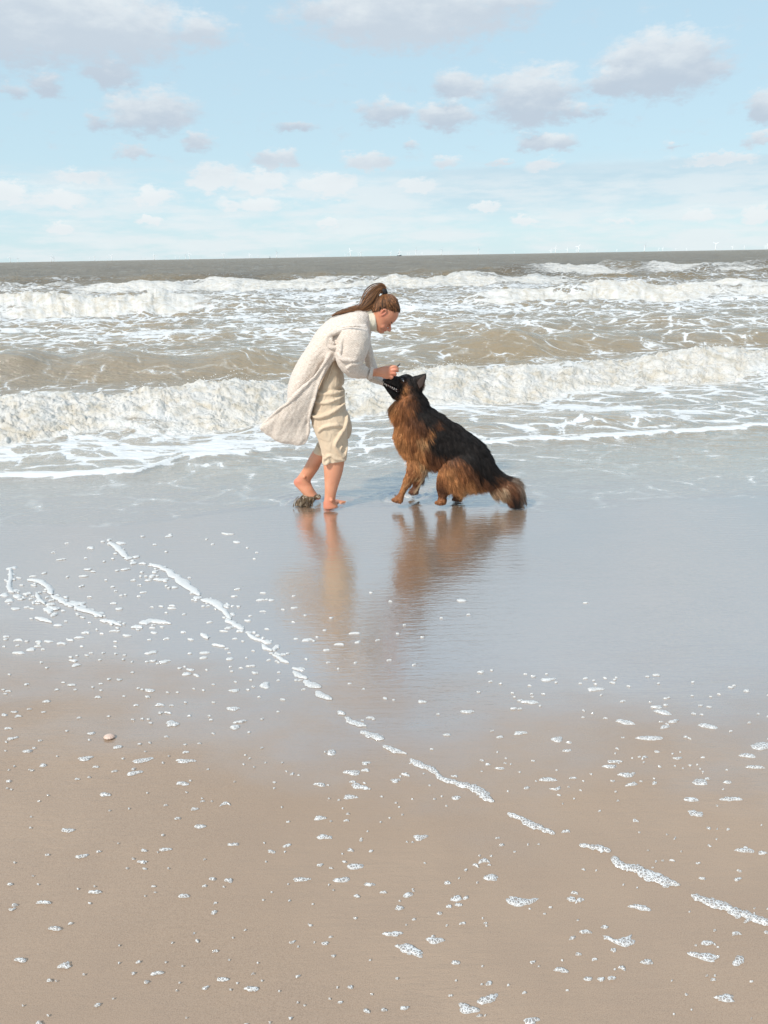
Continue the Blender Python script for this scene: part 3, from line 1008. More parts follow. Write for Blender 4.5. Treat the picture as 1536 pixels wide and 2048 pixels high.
c_.tube([V(*C1(a_, b_), YW + o_) for a_, b_, o_ in [(712, 606, -.17), (660, 640, -.187), (610, 720, -.185), (545, 815, -.183), (470, 895, -.185), (395, 965, -.188), (310, 1046, -.182), (225, 1112, -.165), (150, 1180, -.14), (86, 1240, -.115)]],
        [.012, .014, .013, .012, .012, .012, .011, .010, .010, .008], m=12)
c_.tube([V(*C1(a_, b_), YW + o_) for a_, b_, o_ in [(700, 630, -.17), (655, 700, -.175), (600, 800, -.178), (560, 900, -.182), (530, 1000, -.182), (500, 1100, -.17), (484, 1200, -.14), (478, 1290, -.12), (455, 1362, -.11)]],
        [.010] * 9, m=10)
# hem along the bottom of the blown panel
c_.tube([V(*C1(a_, b_), YW - .115) for a_, b_ in [(86, 1250), (120, 1291), (185, 1338), (265, 1374), (340, 1389), (420, 1389), (455, 1365)]], [.008] * 7, m=8)
SL = [(800, 385, 960, 405, .06, -.12), (742, 430, 972, 450, .085, -.16), (712, 500, 982, 500, .095, -.17), (702, 580, 985, 565, .095, -.175), (703, 650, 968, 632, .095, -.18), (716, 725, 938, 695, .09, -.18),
      (752, 792, 926, 722, .082, -.175), (802, 834, 938, 738, .072, -.16), (865, 850, 958, 746, .060, -.14), (930, 854, 978, 752, .050, -.115), (985, 850, 1003, 758, .043, -.085), (1000, 838, 1010, 765, .040, -.075)]
c_.loft(C1, SL, YW, m=36)
c_.loft(C1, [(880, 470, 975, 500, .06, .12), (900, 560, 991, 560, .065, .15), (925, 640, 1014, 640, .065, .16), (935, 720, 1036, 735, .065, .16), (930, 790, 1050, 780, .06, .155), (955, 850, 1070, 815, .055, .145),
             (1030, 885, 1095, 838, .047, .125), (1108, 914, 1122, 862, .04, .11)], YW, m=30)
# bunched wool behind the arm, elbow creases


def cf(pts, r, offs):
    c_.tube([V(*C1(a_, b_), YW + o_) for (a_, b_), o_ in zip(pts, offs)], [r * .6] + [r] * (len(pts) - 2) + [r * .6], m=10)


cf([(745, 455), (700, 468), (655, 492), (632, 540), (652, 585), (712, 590)], .017, [-.22, -.215, -.20, -.195, -.20, -.21])
cf([(672, 508), (665, 545), (690, 562)], .012, [-.205, -.21, -.215])
cf([(930, 700), (885, 728), (835, 735), (790, 770)], .013, [-.20, -.245, -.262, -.262])
cf([(945, 730), (905, 765), (850, 790), (805, 800)], .012, [-.165, -.20, -.228, -.245])
cf([(715, 640), (760, 690), (830, 700), (900, 690)], .012, [-.255, -.268, -.272, -.25])
cf([(770, 500), (745, 570), (740, 650)], .010, [-.245, -.255, -.262])

cf([(745, 432), (850, 418), (965, 432)], .007, [-.225, -.25, -.215])


def knit_disp(c, n_):
    ac = c[:, 0] * .9 - c[:, 2] * .45
    al = c[:, 0] * .45 + c[:, 2] * .9
    return .015 * fbm(ac * 9 + c[:, 1] * 3, al * 1.6, 3, seed=38) * (1 - sstep(1.02, 1.22, c[:, 2])) + .005 * fbm(c[:, 0] * 6 + c[:, 1] * 4, c[:, 2] * 5, 4, seed=32) + .0022 * fbm(c[:, 0] * 60, c[:, 2] * 60 + c[:, 1] * 40, 3, seed=35)


w_card = c_.build('cardigan', m_knit, voxel=.0046, smooth=2, parent=w_root, displace=knit_disp)
# ribbed cuffs
for (sec, lab) in (([(962, 858, 990, 752, .049, -.10), (985, 854, 1004, 755, .046, -.085), (1003, 842, 1013, 762, .043, -.073)], 'near'), ([(1085, 910, 1108, 850, .045, .12), (1110, 918, 1126, 858, .043, .108)], 'far')):
    q_ = Soup()
    rows_c = catmull(sec, 6)
    rings = []
    for (xl, yl, xr, yr, d, off) in rows_c:
        a_ = V(*C1(xl, yl), YW + off)
        e2 = V(*C1(xr, yr), YW + off)
        mid, ax = (a_ + e2) / 2, (e2 - a_) / 2
        rings.append([mid + (ax * math.cos(t) + Vector((0, d * math.sin(t), 0))) * (1 + .035 * math.cos(t * 26)) for t in np.linspace(0, 2 * math.pi, 156, endpoint=False)])
    q_.rings(rings)
    q_.build('cuff', m_knit, parent=w_root)

# hair: combed cap, ponytail, tie
HLINE_F = [860, 937, 965, 985, 1014, 1070, 1100, 1125]
HLINE_U = [40, 84, 118, 172, 186, 208, 238, 262]
m_scalp = simple('hair_base', (.05, .024, .013), .6)
m_hair = hair_material('brown_hair', .42, .28)
cap = Soup()
cap.loft(lambda f, u: FU(f, u), [(f2 - 3, u, f1 + 2, u, d + .002, 0) for (u, f1, f2, d) in HEAD if u > 30], YW, k=4, m=72, power=2.15)
cap_o = cap.build('hair', m_scalp, parent=w_root)
cpt = np.array([tuple(v.co) for v in cap_o.data.vertices])
fx, fy = to_px(cpt)
cx_, cy_ = (fx - 500) * 4.097, (fy - 550) * 4.097
ff = cx_ * .72 + cy_ * .69
uu_ = cx_ * .69 - cy_ * .72 - 389
keepv = uu_ > np.interp(ff, HLINE_F, HLINE_U) + 8 * pn(cpt[:, 1] * 60, cpt[:, 2] * 60, 4)
bm = bmesh.new()
bm.from_mesh(cap_o.data)
bm.verts.ensure_lookup_table()
bmesh.ops.delete(bm, geom=[v for v in bm.verts if not keepv[v.index]], context='VERTS')
bmesh.ops.recalc_face_normals(bm, faces=bm.faces)
bm.to_mesh(cap_o.data)
bm.free()
from mathutils.bvhtree import BVHTree
bvh = BVHTree.FromPolygons([tuple(v.co) for v in cap_o.data.vertices], [tuple(p.vertices) for p in cap_o.data.polygons])
rng = np.random.RandomState(3)
TIE = V(*C1(1098, 140), YW)
sp, sn = surface_points(cap_o, 5200, rng)
lines = []
for p in sp:
    p = Vector(p)
    pts = []
    for t in np.linspace(0, 1, 9):
        q = p.lerp(TIE, float(t))
        loc, nor, _, _ = bvh.find_nearest(q)
        if t == 0:
            pts.append(p + (p - TIE).normalized() * .012 * rng.rand() ** 2 + (p - HC).normalized() * .001)
            continue
        lift = .0015 + .002 * rng.rand()
        pts.append(loc + (loc - HC).normalized() * lift if t < .85 else q.lerp(TIE, .5) if t < 1 else TIE)
    lines.append([tuple(v) for v in pts])
lines = np.array(lines)
lk = pn(sp[:, 0] * 75 + sp[:, 1] * 20, sp[:, 2] * 75 + sp[:, 1] * 45, 61)[:, None]
hc = np.array([.24, .105, .045]) * np.clip(.62 + 1.9 * lk, .12, 2.0) * (0.5 + .9 * rng.rand(len(lines), 1)) + np.array([.05, .02, .0]) * (rng.rand(len(lines), 1) < .15)
strands('hair_strands', lines, np.full(len(lines), .0007), hc, m_hair, w_root, tip=.6)

PT = [(1112, 112, 1085, 150, .014, 0), (1088, 82, 1074, 136, .018, 0), (1048, 84, 1052, 165, .024, 0), (1000, 108, 1040, 220, .034, -.005), (955, 152, 1015, 262, .038, -.01), (925, 205, 975, 284, .040, -.015), (895, 248, 930, 292, .040, -.02),
      (835, 264, 855, 297, .034, -.025), (770, 284, 785, 308, .026, -.03), (715, 304, 722, 322, .018, -.035), (668, 332, 671, 342, .008, -.04)]
pc = catmull(PT, 4)
LB = []
for i in range(1600):
    a_, s_ = rng.rand() * 2 * math.pi, math.sqrt(rng.rand()) * .96
    en = 1 - .45 * rng.rand() ** 2.5
    wv = rng.randn() * .06
    if i % 28 == 0:
        s_ = 1.15 + .35 * rng.rand()
        wv *= 4
    ln = []
    for t in np.linspace(0, 1, 16):
        row = [np.interp(t * en * (len(pc) - 1), range(len(pc)), pc[:, j]) for j in range(6)]
        A_, B_ = V(*C1(row[0], row[1]), YW + row[5]), V(*C1(row[2], row[3]), YW + row[5])
        mid, ax = (A_ + B_) / 2, (B_ - A_) / 2
        aa = a_ + wv * math.sin(t * 5)
        q = mid + ax * (math.cos(aa) * s_) + Vector((0, row[4] * math.sin(aa) * s_, 0))
        ln.append(tuple(q))
    LB.append(ln)
LB = np.array(LB)
hc = np.array([.36, .165, .07]) * np.clip(.6 + 2.2 * pn(LB[:, 4, 2] * 110, LB[:, 4, 0] * 110, 66)[:, None], .12, 2.2) * (0.4 + 1.0 * rng.rand(len(LB), 1))
pony = Soup()
pony.loft(C1, [(a_ + (c0 - a_) * .12, b_ + (d0 - b_) * .12, c0 - (c0 - a_) * .12, d0 - (d0 - b_) * .12, e0 * .85, f0) for (a_, b_, c0, d0, e0, f0) in PT], YW)
po = pony.build('ponytail', m_scalp, parent=w_root)
s_o = strands('ponytail_strands', LB, np.full(len(LB), .0009), hc, m_hair, w_root, tip=.5)
t_ = Soup()
t_.tube([V(*C1(1085, 116), YW), V(*C1(1098, 130), YW), V(*C1(1110, 152), YW)], [.016, .020, .017], m=14)
t_.build('hair_tie', simple('black_elastic', (.008, .008, .01), .7), parent=w_root)

# the thin dark stick pinched in her fingers
s_ = Soup()
s_.tube([V(*C1(1180, 782), YW - .05), V(*C1(1205, 752), YW - .05), V(*C1(1230, 726), YW - .05)], [.005, .006, .003], m=8)
stk = s_.build('stick', simple('dark_stick', (.03, .025, .025), .5))
tag(stk, "thin dark stick pinched in the woman's fingers above the dog's nose", 'stick')

# brown water dragged up by her raised foot
m_mud, n, b = material('sandy_splash_water')
P = n.pos()
setp(n, b, Base_Color=n.mix(n.ss(n.noise(n.vm('MULTIPLY', P, (60, 30, 16)), 1.0, 4, .6), .50, .66), (.15, .10, .055), (.48, .39, .28)), Roughness=.1, IOR=1.4, Transmission_Weight=.3)
n._in(b.inputs['Normal'], n.bump(n.noise(P, 60, 4, .6), .01))
q_ = Soup()
q_.loft(C1, [(455, 1782, 575, 1800, .020, .10), (425, 1805, 582, 1822, .026, .09), (405, 1828, 548, 1836, .018, .08), (385, 1852, 528, 1856, .014, .07), (368, 1878, 505, 1880, .012, .05), (362, 1896, 490, 1896, .012, .035)], YW)
rng = np.random.RandomState(11)
for i in range(12):
    x0_ = 395 + rng.rand() * 150
    a_ = V(*C1(x0_, 1812 + rng.rand() * 18), YW + .055 + rng.randn() * .012)
    e2 = V(*C1(x0_ - 10 - rng.rand() * 45, 1880 + rng.rand() * 26), YW + .01 + rng.randn() * .02)
    e2.z = max(e2.z, .004)
    q_.tube([a_, a_.lerp(e2, .5) + Vector((rng.randn() * .006, -.004, .006)), e2], [.0035, .003 + .003 * rng.rand(), .0045], m=8, k=3)
for i in range(16):
    q_.ball(V(*C1(350 + rng.rand() * 210, 1850 + rng.rand() * 50), YW + rng.randn() * .05), .002 + .003 * rng.rand(), m=6)
spl = q_.build('water_splash', m_mud, voxel=.0032, smooth=3, displace=lambda c, n_: .0012 * fbm(c[:, 0] * 22, c[:, 2] * 40 + c[:, 1] * 20, 3, seed=44))
tag(spl, "brown sandy water splashing under the woman's raised heel", 'splash', kind='stuff')

# ------------------------------------------------------------------ dog
def yd(x):
    """the dog stands slightly turned: its rump is nearer the camera than its head"""
    return float(np.interp(x, [120, 500, 1100, 1400], [5.10, 5.09, 5.02, 4.93]))


def dog_secs(secs):
    return [(a, b_, c, d, e, f + yd((a + c) / 2) - 5.0) for (a, b_, c, d, e, f) in secs]


d_root = empty('dog', G(*C3(650, 1290)))
tag(d_root, 'long haired black and tan shepherd dog crouching in shallow water with its head raised', 'dog')
ds = Soup()
D0 = 5.0
# upper head
ds.loft(C3, dog_secs([(130, 176, 126, 200, .014, 0), (150, 165, 138, 207, .024, 0), (215, 144, 180, 228, .030, 0), (258, 150, 228, 252, .034, 0), (288, 138, 256, 275, .046, 0), (335, 130, 290, 310, .062, 0), (380, 150, 320, 345, .070, 0),
                      (425, 205, 300, 370, .075, 0), (462, 275, 240, 385, .085, 0)]), D0, power=2.2)
# lower jaw, hanging open
ds.loft(C3, dog_secs([(122, 208, 118, 226, .012, 0), (150, 232, 148, 268, .020, 0), (195, 258, 180, 312, .026, 0), (245, 285, 208, 342, .034, 0), (290, 290, 240, 352, .044, 0), (330, 300, 260, 370, .05, 0)]), D0)
# neck, chest, trunk, rump, tail
ds.loft(C3, dog_secs([(445, 240, 270, 350, .075, 0), (478, 310, 215, 390, .085, 0), (508, 360, 196, 445, .095, 0), (540, 425, 215, 500, .105, 0), (600, 468, 235, 570, .12, 0), (680, 520, 232, 650, .135, 0), (750, 565, 255, 745, .14, 0),
                      (825, 610, 300, 830, .14, 0), (895, 660, 380, 890, .135, 0), (960, 705, 460, 925, .13, 0), (1030, 770, 550, 950, .125, 0), (1075, 840, 640, 975, .12, 0), (1105, 900, 730, 1040, .12, 0), (1130, 955, 820, 1110, .11, 0),
                      (1165, 1000, 930, 1140, .085, 0), (1210, 1040, 1030, 1140, .055, 0), (1262, 1066, 1090, 1185, .040, 0), (1315, 1078, 1160, 1212, .038, 0), (1362, 1125, 1200, 1228, .038, 0), (1380, 1190, 1232, 1258, .036, 0),
                      (1380, 1255, 1268, 1290, .030, 0), (1378, 1325, 1325, 1330, .020, 0)]), D0, m=36)
# near fore leg
ds.loft(C3, [(500, 860, 350, 880, .05, 5.04), (480, 950, 345, 950, .046, 5.02), (440, 1010, 332, 1015, .042, 5.01), (392, 1070, 308, 1075, .034, 5.0), (352, 1130, 288, 1135, .028, 5.0), (326, 1180, 270, 1185, .026, 5.0), (308, 1222, 252, 1215, .028, 5.0),
             (303, 1255, 225, 1240, .034, 4.995), (298, 1278, 214, 1262, .036, 4.99), (292, 1286, 228, 1278, .032, 4.99)], 0)
# far fore leg
ds.loft(C3, [(500, 900, 380, 900, .05, 5.15), (485, 1000, 415, 1000, .035, 5.18), (465, 1070, 400, 1080, .030, 5.20), (448, 1130, 388, 1140, .027, 5.21), (440, 1165, 365, 1170, .032, 5.21), (438, 1192, 350, 1190, .034, 5.2), (430, 1200, 356, 1200, .03, 5.2)], 0)
# near hind leg: heavy thigh, shank, foot
ds.loft(C3, [(930, 820, 700, 860, .03, 4.97), (985, 900, 660, 930, .06, 4.955), (1000, 1000, 625, 1010, .075, 4.955), (985, 1090, 608, 1085, .075, 4.96), (900, 1150, 606, 1140, .062, 4.97), (760, 1175, 608, 1170, .045, 4.98), (706, 1200, 612, 1195, .034, 4.99),
             (692, 1240, 618, 1240, .030, 4.99), (690, 1275, 606, 1278, .036, 4.985), (686, 1298, 600, 1298, .036, 4.985)], 0)
for k_ in range(3):
    ds.ball(V(*C3(218 + 10 * k_, 1262 + 5 * k_), 5.005 - .022 * k_), .019, .012, .013)
    ds.ball(V(*C3(606 + 14 * k_, 1288 + 2 * k_), 4.975 - .016 * k_), .017, .012, .013)
# far hind leg
ds.loft(C3, [(900, 1000, 740, 1010, .06, 5.10), (850, 1120, 740, 1120, .045, 5.11), (828, 1190, 755, 1195, .030, 5.11), (828, 1230, 752, 1235, .030, 5.10), (830, 1262, 738, 1262, .032, 5.10)], 0)
# ears: pricked and turned back
for s_ in (-1, 1):
    yo = 5.10 + s_ * .052
    sh = 0 if s_ < 0 else -14
    ds.loft(C3, [(378 + sh, 160, 418 + sh, 272, .026, yo), (412 + sh, 146, 448 + sh, 268, .022, yo), (448 + sh, 138, 474 + sh, 246, .016, yo + s_ * .008), (480 + sh, 128, 494 + sh, 200, .010, yo + s_ * .012), (502 + sh, 121, 508 + sh, 155, .005, yo + s_ * .012), (506 + sh, 119, 509 + sh, 130, .003, yo + s_ * .012)], 0)
m_coat = hair_material('coat', .5, .22)
d_body = ds.build('body', m_coat, voxel=.0045, smooth=2)

TAN, DTAN, BRN, BLK, LTN, PAL, GRY = (.44, .195, .075), (.28, .11, .042), (.13, .052, .024), (.014, .011, .010), (.50, .28, .13), (.38, .26, .16), (.20, .15, .115)
CS = [((215, 160), BLK), ((170, 195), BLK), ((300, 150), BLK), ((350, 150), BLK), ((400, 175), BLK), ((230, 300), BLK), ((190, 300), BLK), ((130, 190), BLK), ((150, 250), BLK), ((250, 220), BLK), ((440, 160), BLK), ((460, 200), BRN), ((480, 150), BLK),
      ((430, 260), BLK), ((480, 340), BLK), ((520, 430), BLK), ((470, 390), BLK), ((450, 320), BLK), ((600, 500), BLK), ((680, 570), BLK), ((560, 560), BLK), ((650, 640), BLK), ((600, 720), BLK), ((620, 680), BLK), ((560, 760), BLK), ((750, 700), BLK),
      ((850, 700), BLK), ((950, 750), BLK), ((1000, 800), BLK), ((900, 840), BLK), ((930, 790), BLK), ((1050, 850), BLK), ((1080, 900), BLK), ((960, 900), BLK), ((1000, 980), BLK), ((1050, 1040), BLK), ((1120, 960), BLK), ((1180, 1020), BLK),
      ((1240, 1050), BLK), ((800, 800), BLK), ((720, 780), BLK), ((640, 800), BLK), ((420, 470), BLK), ((430, 560), BRN), ((380, 520), BRN), ((370, 380), BRN), ((350, 250), BRN), ((350, 310), BRN), ((310, 200), BRN), ((312, 255), TAN), ((318, 275), TAN), ((270, 215), BLK), ((330, 180), BLK), ((370, 230), BLK), ((350, 280), BLK), ((290, 250), BLK), ((400, 230), BLK),
      ((320, 330), DTAN), ((290, 380), DTAN), ((230, 420), TAN), ((200, 450), TAN), ((280, 480), DTAN), ((340, 440), DTAN), ((230, 520), DTAN), ((250, 600), TAN), ((300, 660), TAN), ((350, 620), DTAN), ((400, 640), DTAN), ((270, 750), TAN), ((330, 800), TAN),
      ((390, 760), DTAN), ((440, 820), TAN), ((475, 720), LTN), ((510, 690), TAN), ((545, 650), TAN), ((590, 600), BRN), ((610, 580), BRN), ((500, 640), BRN), ((350, 890), TAN), ((410, 920), TAN), ((470, 930), LTN), ((490, 880), DTAN), ((520, 820), BRN),
      ((560, 880), BRN), ((620, 880), BRN), ((550, 960), DTAN), ((500, 1000), BRN), ((690, 880), BRN), ((330, 1050), TAN), ((360, 1000), DTAN), ((290, 1150), TAN), ((240, 1250), DTAN), ((440, 1100), BRN), ((400, 1170), BRN), ((660, 940), DTAN), ((620, 990), TAN),
      ((700, 1000), TAN), ((800, 950), DTAN), ((870, 960), BRN), ((850, 1050), DTAN), ((750, 1090), TAN), ((650, 1060), DTAN), ((620, 1130), BRN), ((900, 1100), TAN), ((980, 1130), TAN), ((950, 1040), BRN), ((840, 1180), LTN), ((780, 1150), TAN),
      ((1050, 1120), BRN), ((1060, 1180), PAL), ((1130, 1190), PAL), ((1130, 1120), BRN), ((1190, 1160), PAL), ((1180, 1110), BRN), ((650, 1220), BRN), ((640, 1280), DTAN), ((790, 1230), BRN), ((1300, 1070), GRY), ((1260, 1110), BRN), ((1350, 1120), GRY),
      ((1385, 1200), GRY), ((1385, 1290), GRY), ((1300, 1220), BLK), ((1250, 1220), BRN), ((1330, 1290), BLK), ((1290, 1170), BRN), ((1350, 1340), BLK)]
CS += [((880, 900), BLK), ((930, 940), BLK), ((1000, 900), BLK), ((820, 860), BLK), ((760, 850), BLK), ((690, 840), BLK), ((900, 870), BLK), ((980, 1040), BLK), ((940, 1000), BRN), ((700, 700), BLK), ((850, 790), BLK), ((600, 790), BLK), ((1010, 1080), BRN), ((640, 560), BLK), ((555, 600), BLK), ((500, 560), BLK), ((470, 480), BLK), ((600, 640), BLK), ((440, 620), BRN), ((880, 960), BRN), ((800, 900), BRN), ((890, 1020), BRN), ((560, 700), BLK)]
CP = np.array([c[0] for c in CS], float)
CC = np.array([c[1] for c in CS])


def coat_colour(p, rng, jit=12):
    x, y = to_px(p)
    x, y = (x - 740) * 4.518, (y - 720) * 4.518
    x = x + rng.randn(len(x)) * jit + 22 * pn(x / 45, y / 45, 7)
    y = y + rng.randn(len(x)) * jit + 22 * pn(x / 45, y / 45, 8)
    out = np.zeros((len(x), 3))
    for i in range(0, len(x), 8000):
        d2 = (x[i:i + 8000, None] - CP[None, :, 0]) ** 2 + (y[i:i + 8000, None] - CP[None, :, 1]) ** 2
        w_ = 1 / (d2 + 60) ** 2.4
        lc = (w_ @ np.sqrt(CC)) / w_.sum(1, keepdims=True)
        out[i:i + 8000] = lc ** 2
    return out, x, y


# direction the coat lies, and how long it is: (x, y, dx, dy, metres)
FD = np.array([(150, 190, 1, .1, .006), (230, 180, 1, 0, .007), (330, 150, 1, .3, .010), (400, 170, .8, .6, .014), (180, 300, .8, .6, .010), (240, 320, .6, .7, .016), (300, 300, .5, .9, .020), (350, 300, .4, .9, .03), (440, 160, .8, -.6, .008), (480, 150, .8, -.6, .006),
               (450, 240, .4, .6, .02), (480, 340, .6, .8, .035), (280, 400, -.1, 1, .05), (210, 430, -.45, 1, .062), (180, 470, -.5, 1, .065), (340, 440, .1, 1, .045), (430, 450, .4, .9, .045), (550, 450, .7, .7, .035), (250, 550, -.15, 1, .055), (220, 560, -.4, 1, .06), (230, 650, -.3, 1, .068), (240, 740, -.2, 1, .065), (330, 650, .05, 1, .050),
               (270, 770, .2, 1, .060), (350, 850, .2, 1, .055), (440, 700, .25, 1, .045), (420, 850, .25, 1, .05), (480, 920, .1, 1, .06), (560, 650, .5, .85, .04), (700, 600, .75, .65, .035), (650, 720, .65, .75, .04), (850, 680, .75, .65, .032), (800, 800, .6, .8, .04),
               (980, 760, .6, .8, .032), (600, 850, .4, .9, .05), (560, 960, .35, .9, .055), (500, 1000, .2, 1, .055), (920, 880, .5, .9, .045), (1060, 900, .4, .9, .038), (960, 960, .3, .95, .05), (1120, 980, .65, .75, .045), (650, 960, .3, .9, .035), (700, 1050, .35, .9, .045),
               (620, 1060, .1, 1, .028), (850, 1050, .4, .9, .05), (800, 1150, .25, 1, .055), (950, 1120, .5, .8, .06), (1050, 1130, .6, .7, .07), (1150, 1100, .8, .5, .07), (1250, 1090, .8, .5, .06), (1330, 1090, .7, .7, .055), (1370, 1170, .2, 1, .06), (1300, 1200, .3, .95, .065),
               (1240, 1200, .4, .9, .06), (1360, 1280, 0, 1, .04), (340, 1030, -.2, 1, .02), (300, 1130, -.2, 1, .010), (250, 1240, -.5, .6, .006), (430, 1000, .1, 1, .045), (390, 1060, 0, 1, .035), (420, 1150, 0, 1, .014), (650, 1210, 0, 1, .010), (640, 1270, -.1, 1, .006), (790, 1220, 0, 1, .010)], float)


def fur_field(x, y):
    D = np.zeros((len(x), 2))
    L = np.zeros(len(x))
    for i in range(0, len(x), 8000):
        d2 = (x[i:i + 8000, None] - FD[None, :, 0]) ** 2 + (y[i:i + 8000, None] - FD[None, :, 1]) ** 2
        w_ = 1 / (d2 + 300) ** 2
        w_ /= w_.sum(1, keepdims=True)
        D[i:i + 8000] = w_ @ FD[:, 2:4]
        L[i:i + 8000] = w_ @ FD[:, 4]
    return D / (np.linalg.norm(D, axis=1, keepdims=True) + 1e-9), L


rng = np.random.RandomState(5)
bc = np.array([tuple(v.co) for v in d_body.data.vertices])
cc, _, _ = coat_colour(bc, rng, 0)
ta = d_body.data.attributes.new('tint', 'FLOAT_COLOR', 'POINT')
ta.data.foreach_set('color', np.concatenate([cc * .8, np.ones((len(cc), 1))], 1).astype(np.float32).ravel())
adopt(d_body, d_root)
NF = 95000
p, nn = surface_points(d_body, NF, rng)
cf_, fx, fy = coat_colour(p, rng)
D, L = fur_field(fx, fy)
right = np.array(CAMROT @ Vector((1, 0, 0)))
down = np.array((0, 0, -1.0))
T3 = D[:, :1] * right + D[:, 1:] * down
# long fur gathers in wet locks
lock = rng.randn(900, 3) * np.array([.09, .06, .06])
clump = np.stack([pn(p[:, 0] * 55 + p[:, 1] * 30, p[:, 2] * 26, s) for s in (21, 22, 23)], 1)
T3 = T3 - nn * (T3 * nn).sum(1, keepdims=True) * .8
T3 = T3 / (np.linalg.norm(T3, axis=1, keepdims=True) + 1e-6)
T3 = T3 + clump * .46 + rng.randn(NF, 3) * .07
T3 = T3 / (np.linalg.norm(T3, axis=1, keepdims=True) + 1e-6)
L = L * (.6 + .55 * rng.rand(NF)) * (1 + .8 * clump[:, 0])
K_ = 5
lines = np.zeros((NF, K_, 3))
for k in range(K_):
    t = k / (K_ - 1)
    lines[:, k] = p + T3 * (L * t)[:, None] + nn * (L * (.42 * t - .24 * t * t))[:, None] + down * (L * .20 * t * t)[:, None]
lines[:, :, 2] = np.maximum(lines[:, :, 2], .008)
shade_ = (.42 + 1.05 * rng.rand(NF) ** 1.4) * (1 + .75 * pn(p[:, 0] * 38 + p[:, 1] * 30, p[:, 2] * 20, 25))
L = L * (1 + .5 * (rng.rand(NF) < .06))
cf_ = cf_ * shade_[:, None]
rad = np.where(L < .012, .0007, .00095)
strands('fur', lines, rad, cf_, m_coat, d_root, tip=.25)

# trailing wet feathers behind the fore leg
rng = np.random.RandomState(9)
FE = []
fc = []
for (a_, e_, nn_, col_) in [((480, 940), (430, 1100), 60, LTN), ((450, 960), (390, 1090), 60, LTN), ((490, 1000), (400, 1200), 40, PAL), ((420, 1000), (300, 1150), 40, LTN), ((850, 1180), (800, 1250), 25, LTN), ((760, 1180), (740, 1230), 25, TAN), ((1000, 1150), (900, 1205), 50, LTN),
                            ((470, 1020), (420, 1120), 40, DTAN)]:
    for i in range(nn_):
        j = rng.randn(4) * 9
        A_ = V(*C3(a_[0] + j[0], a_[1] + j[1]), 4.985 + rng.randn() * .012)
        B_ = V(*C3(e_[0] + j[2] * .6, e_[1] + j[3] * .9), 4.985 + rng.randn() * .012)
        ln = [tuple(A_.lerp(B_, t) + Vector((.012 * math.sin(t * 3 + j[0] * .05), 0, -.010 * math.sin(t * 3.1)))) for t in np.linspace(0, 1, 6)]
        FE.append(ln)
        fc.append(np.array(col_) * (.6 + .6 * rng.rand()))
strands('wet_feathering', np.array(FE), np.full(len(FE), .0011), np.array(fc), m_coat, d_root, tip=.3)

m_nose = simple('wet_black_nose', (.01, .01, .011), .2)
q_ = Soup()
yh = yd(150)
q_.ball(V(*C3(131, 184), yh), .013, .016, .013)
q_.build('nose', m_nose, parent=d_root)
m_eye = simple('dark_eye', (.02, .012, .008), .05)
m_white = simple('eye_white', (.55, .56, .58), .15)
for s_ in (-1, 1):
    q_ = Soup()
    q_.ball(V(*C3(290, 178), yh + s_ * .050), .0115, .008, .009)
    e_o = q_.build('eye', m_eye, parent=d_root)
    q_ = Soup()
    q_.tube([V(*C3(297, 181), yh + s_ * .057), V(*C3(303, 190), yh + s_ * .056), V(*C3(306, 197), yh + s_ * .054)], [.002, .0035, .0015], m=8)
    wh = q_.build('eye_white', m_white)
    adopt(wh, d_root)
m_gum = simple('gum', (.22, .09, .07), .3)
m_mouth = simple('mouth_inside', (.03, .012, .012), .4)
q_ = Soup()
q_.loft(C3, [(135, 205, 128, 216, .014, yh), (180, 225, 160, 245, .022, yh), (230, 250, 200, 272, .028, yh), (275, 272, 245, 295, .034, yh)], 0)
q_.build('mouth', m_mouth, parent=d_root)
q_ = Soup()
q_.tube([V(*C3(150, 226), yh), V(*C3(190, 248), yh), V(*C3(235, 272), yh)], [.012, .015, .013], m=10, flat=.5)
q_.build('tongue', m_gum, parent=d_root)
for s_ in (-1, 1):
    q_ = Soup()
    q_.tube([V(*C3(128, 209), yh + s_ * .016), V(*C3(165, 226), yh + s_ * .026), V(*C3(205, 247), yh + s_ * .031), V(*C3(255, 270), yh + s_ * .038)], [.0012, .0020, .0020, .0012], m=8)
    q_.build('gum_line', m_gum, parent=d_root)
    for i, (tx, ty, tl) in enumerate([(134, 213, .008), (146, 219, .013), (164, 226, .007), (182, 235, .008), (200, 245, .009), (218, 252, .010), (236, 262, .008)]):
        q_ = Soup()
        a_ = V(*C3(tx, ty), yh + s_ * (.018 + .0032 * i))
        q_.tube([a_, a_ + Vector((.001, 0, -tl))], [.0040, .0018], m=6, k=1)
        q_.build('tooth', m_tooth, parent=d_root)
# inside of the near ear
m_ear = simple('ear_lining', (.05, .032, .026), .85)
q_ = Soup()
q_.loft(C3, [(425, 205, 446, 258, .004, 5.018), (450, 168, 472, 238, .004, 5.016), (480, 145, 492, 195, .003, 5.018), (498, 130, 502, 150, .002, 5.02)], 0)
q_.build('ear_lining', m_ear, voxel=.002, smooth=1, parent=d_root)

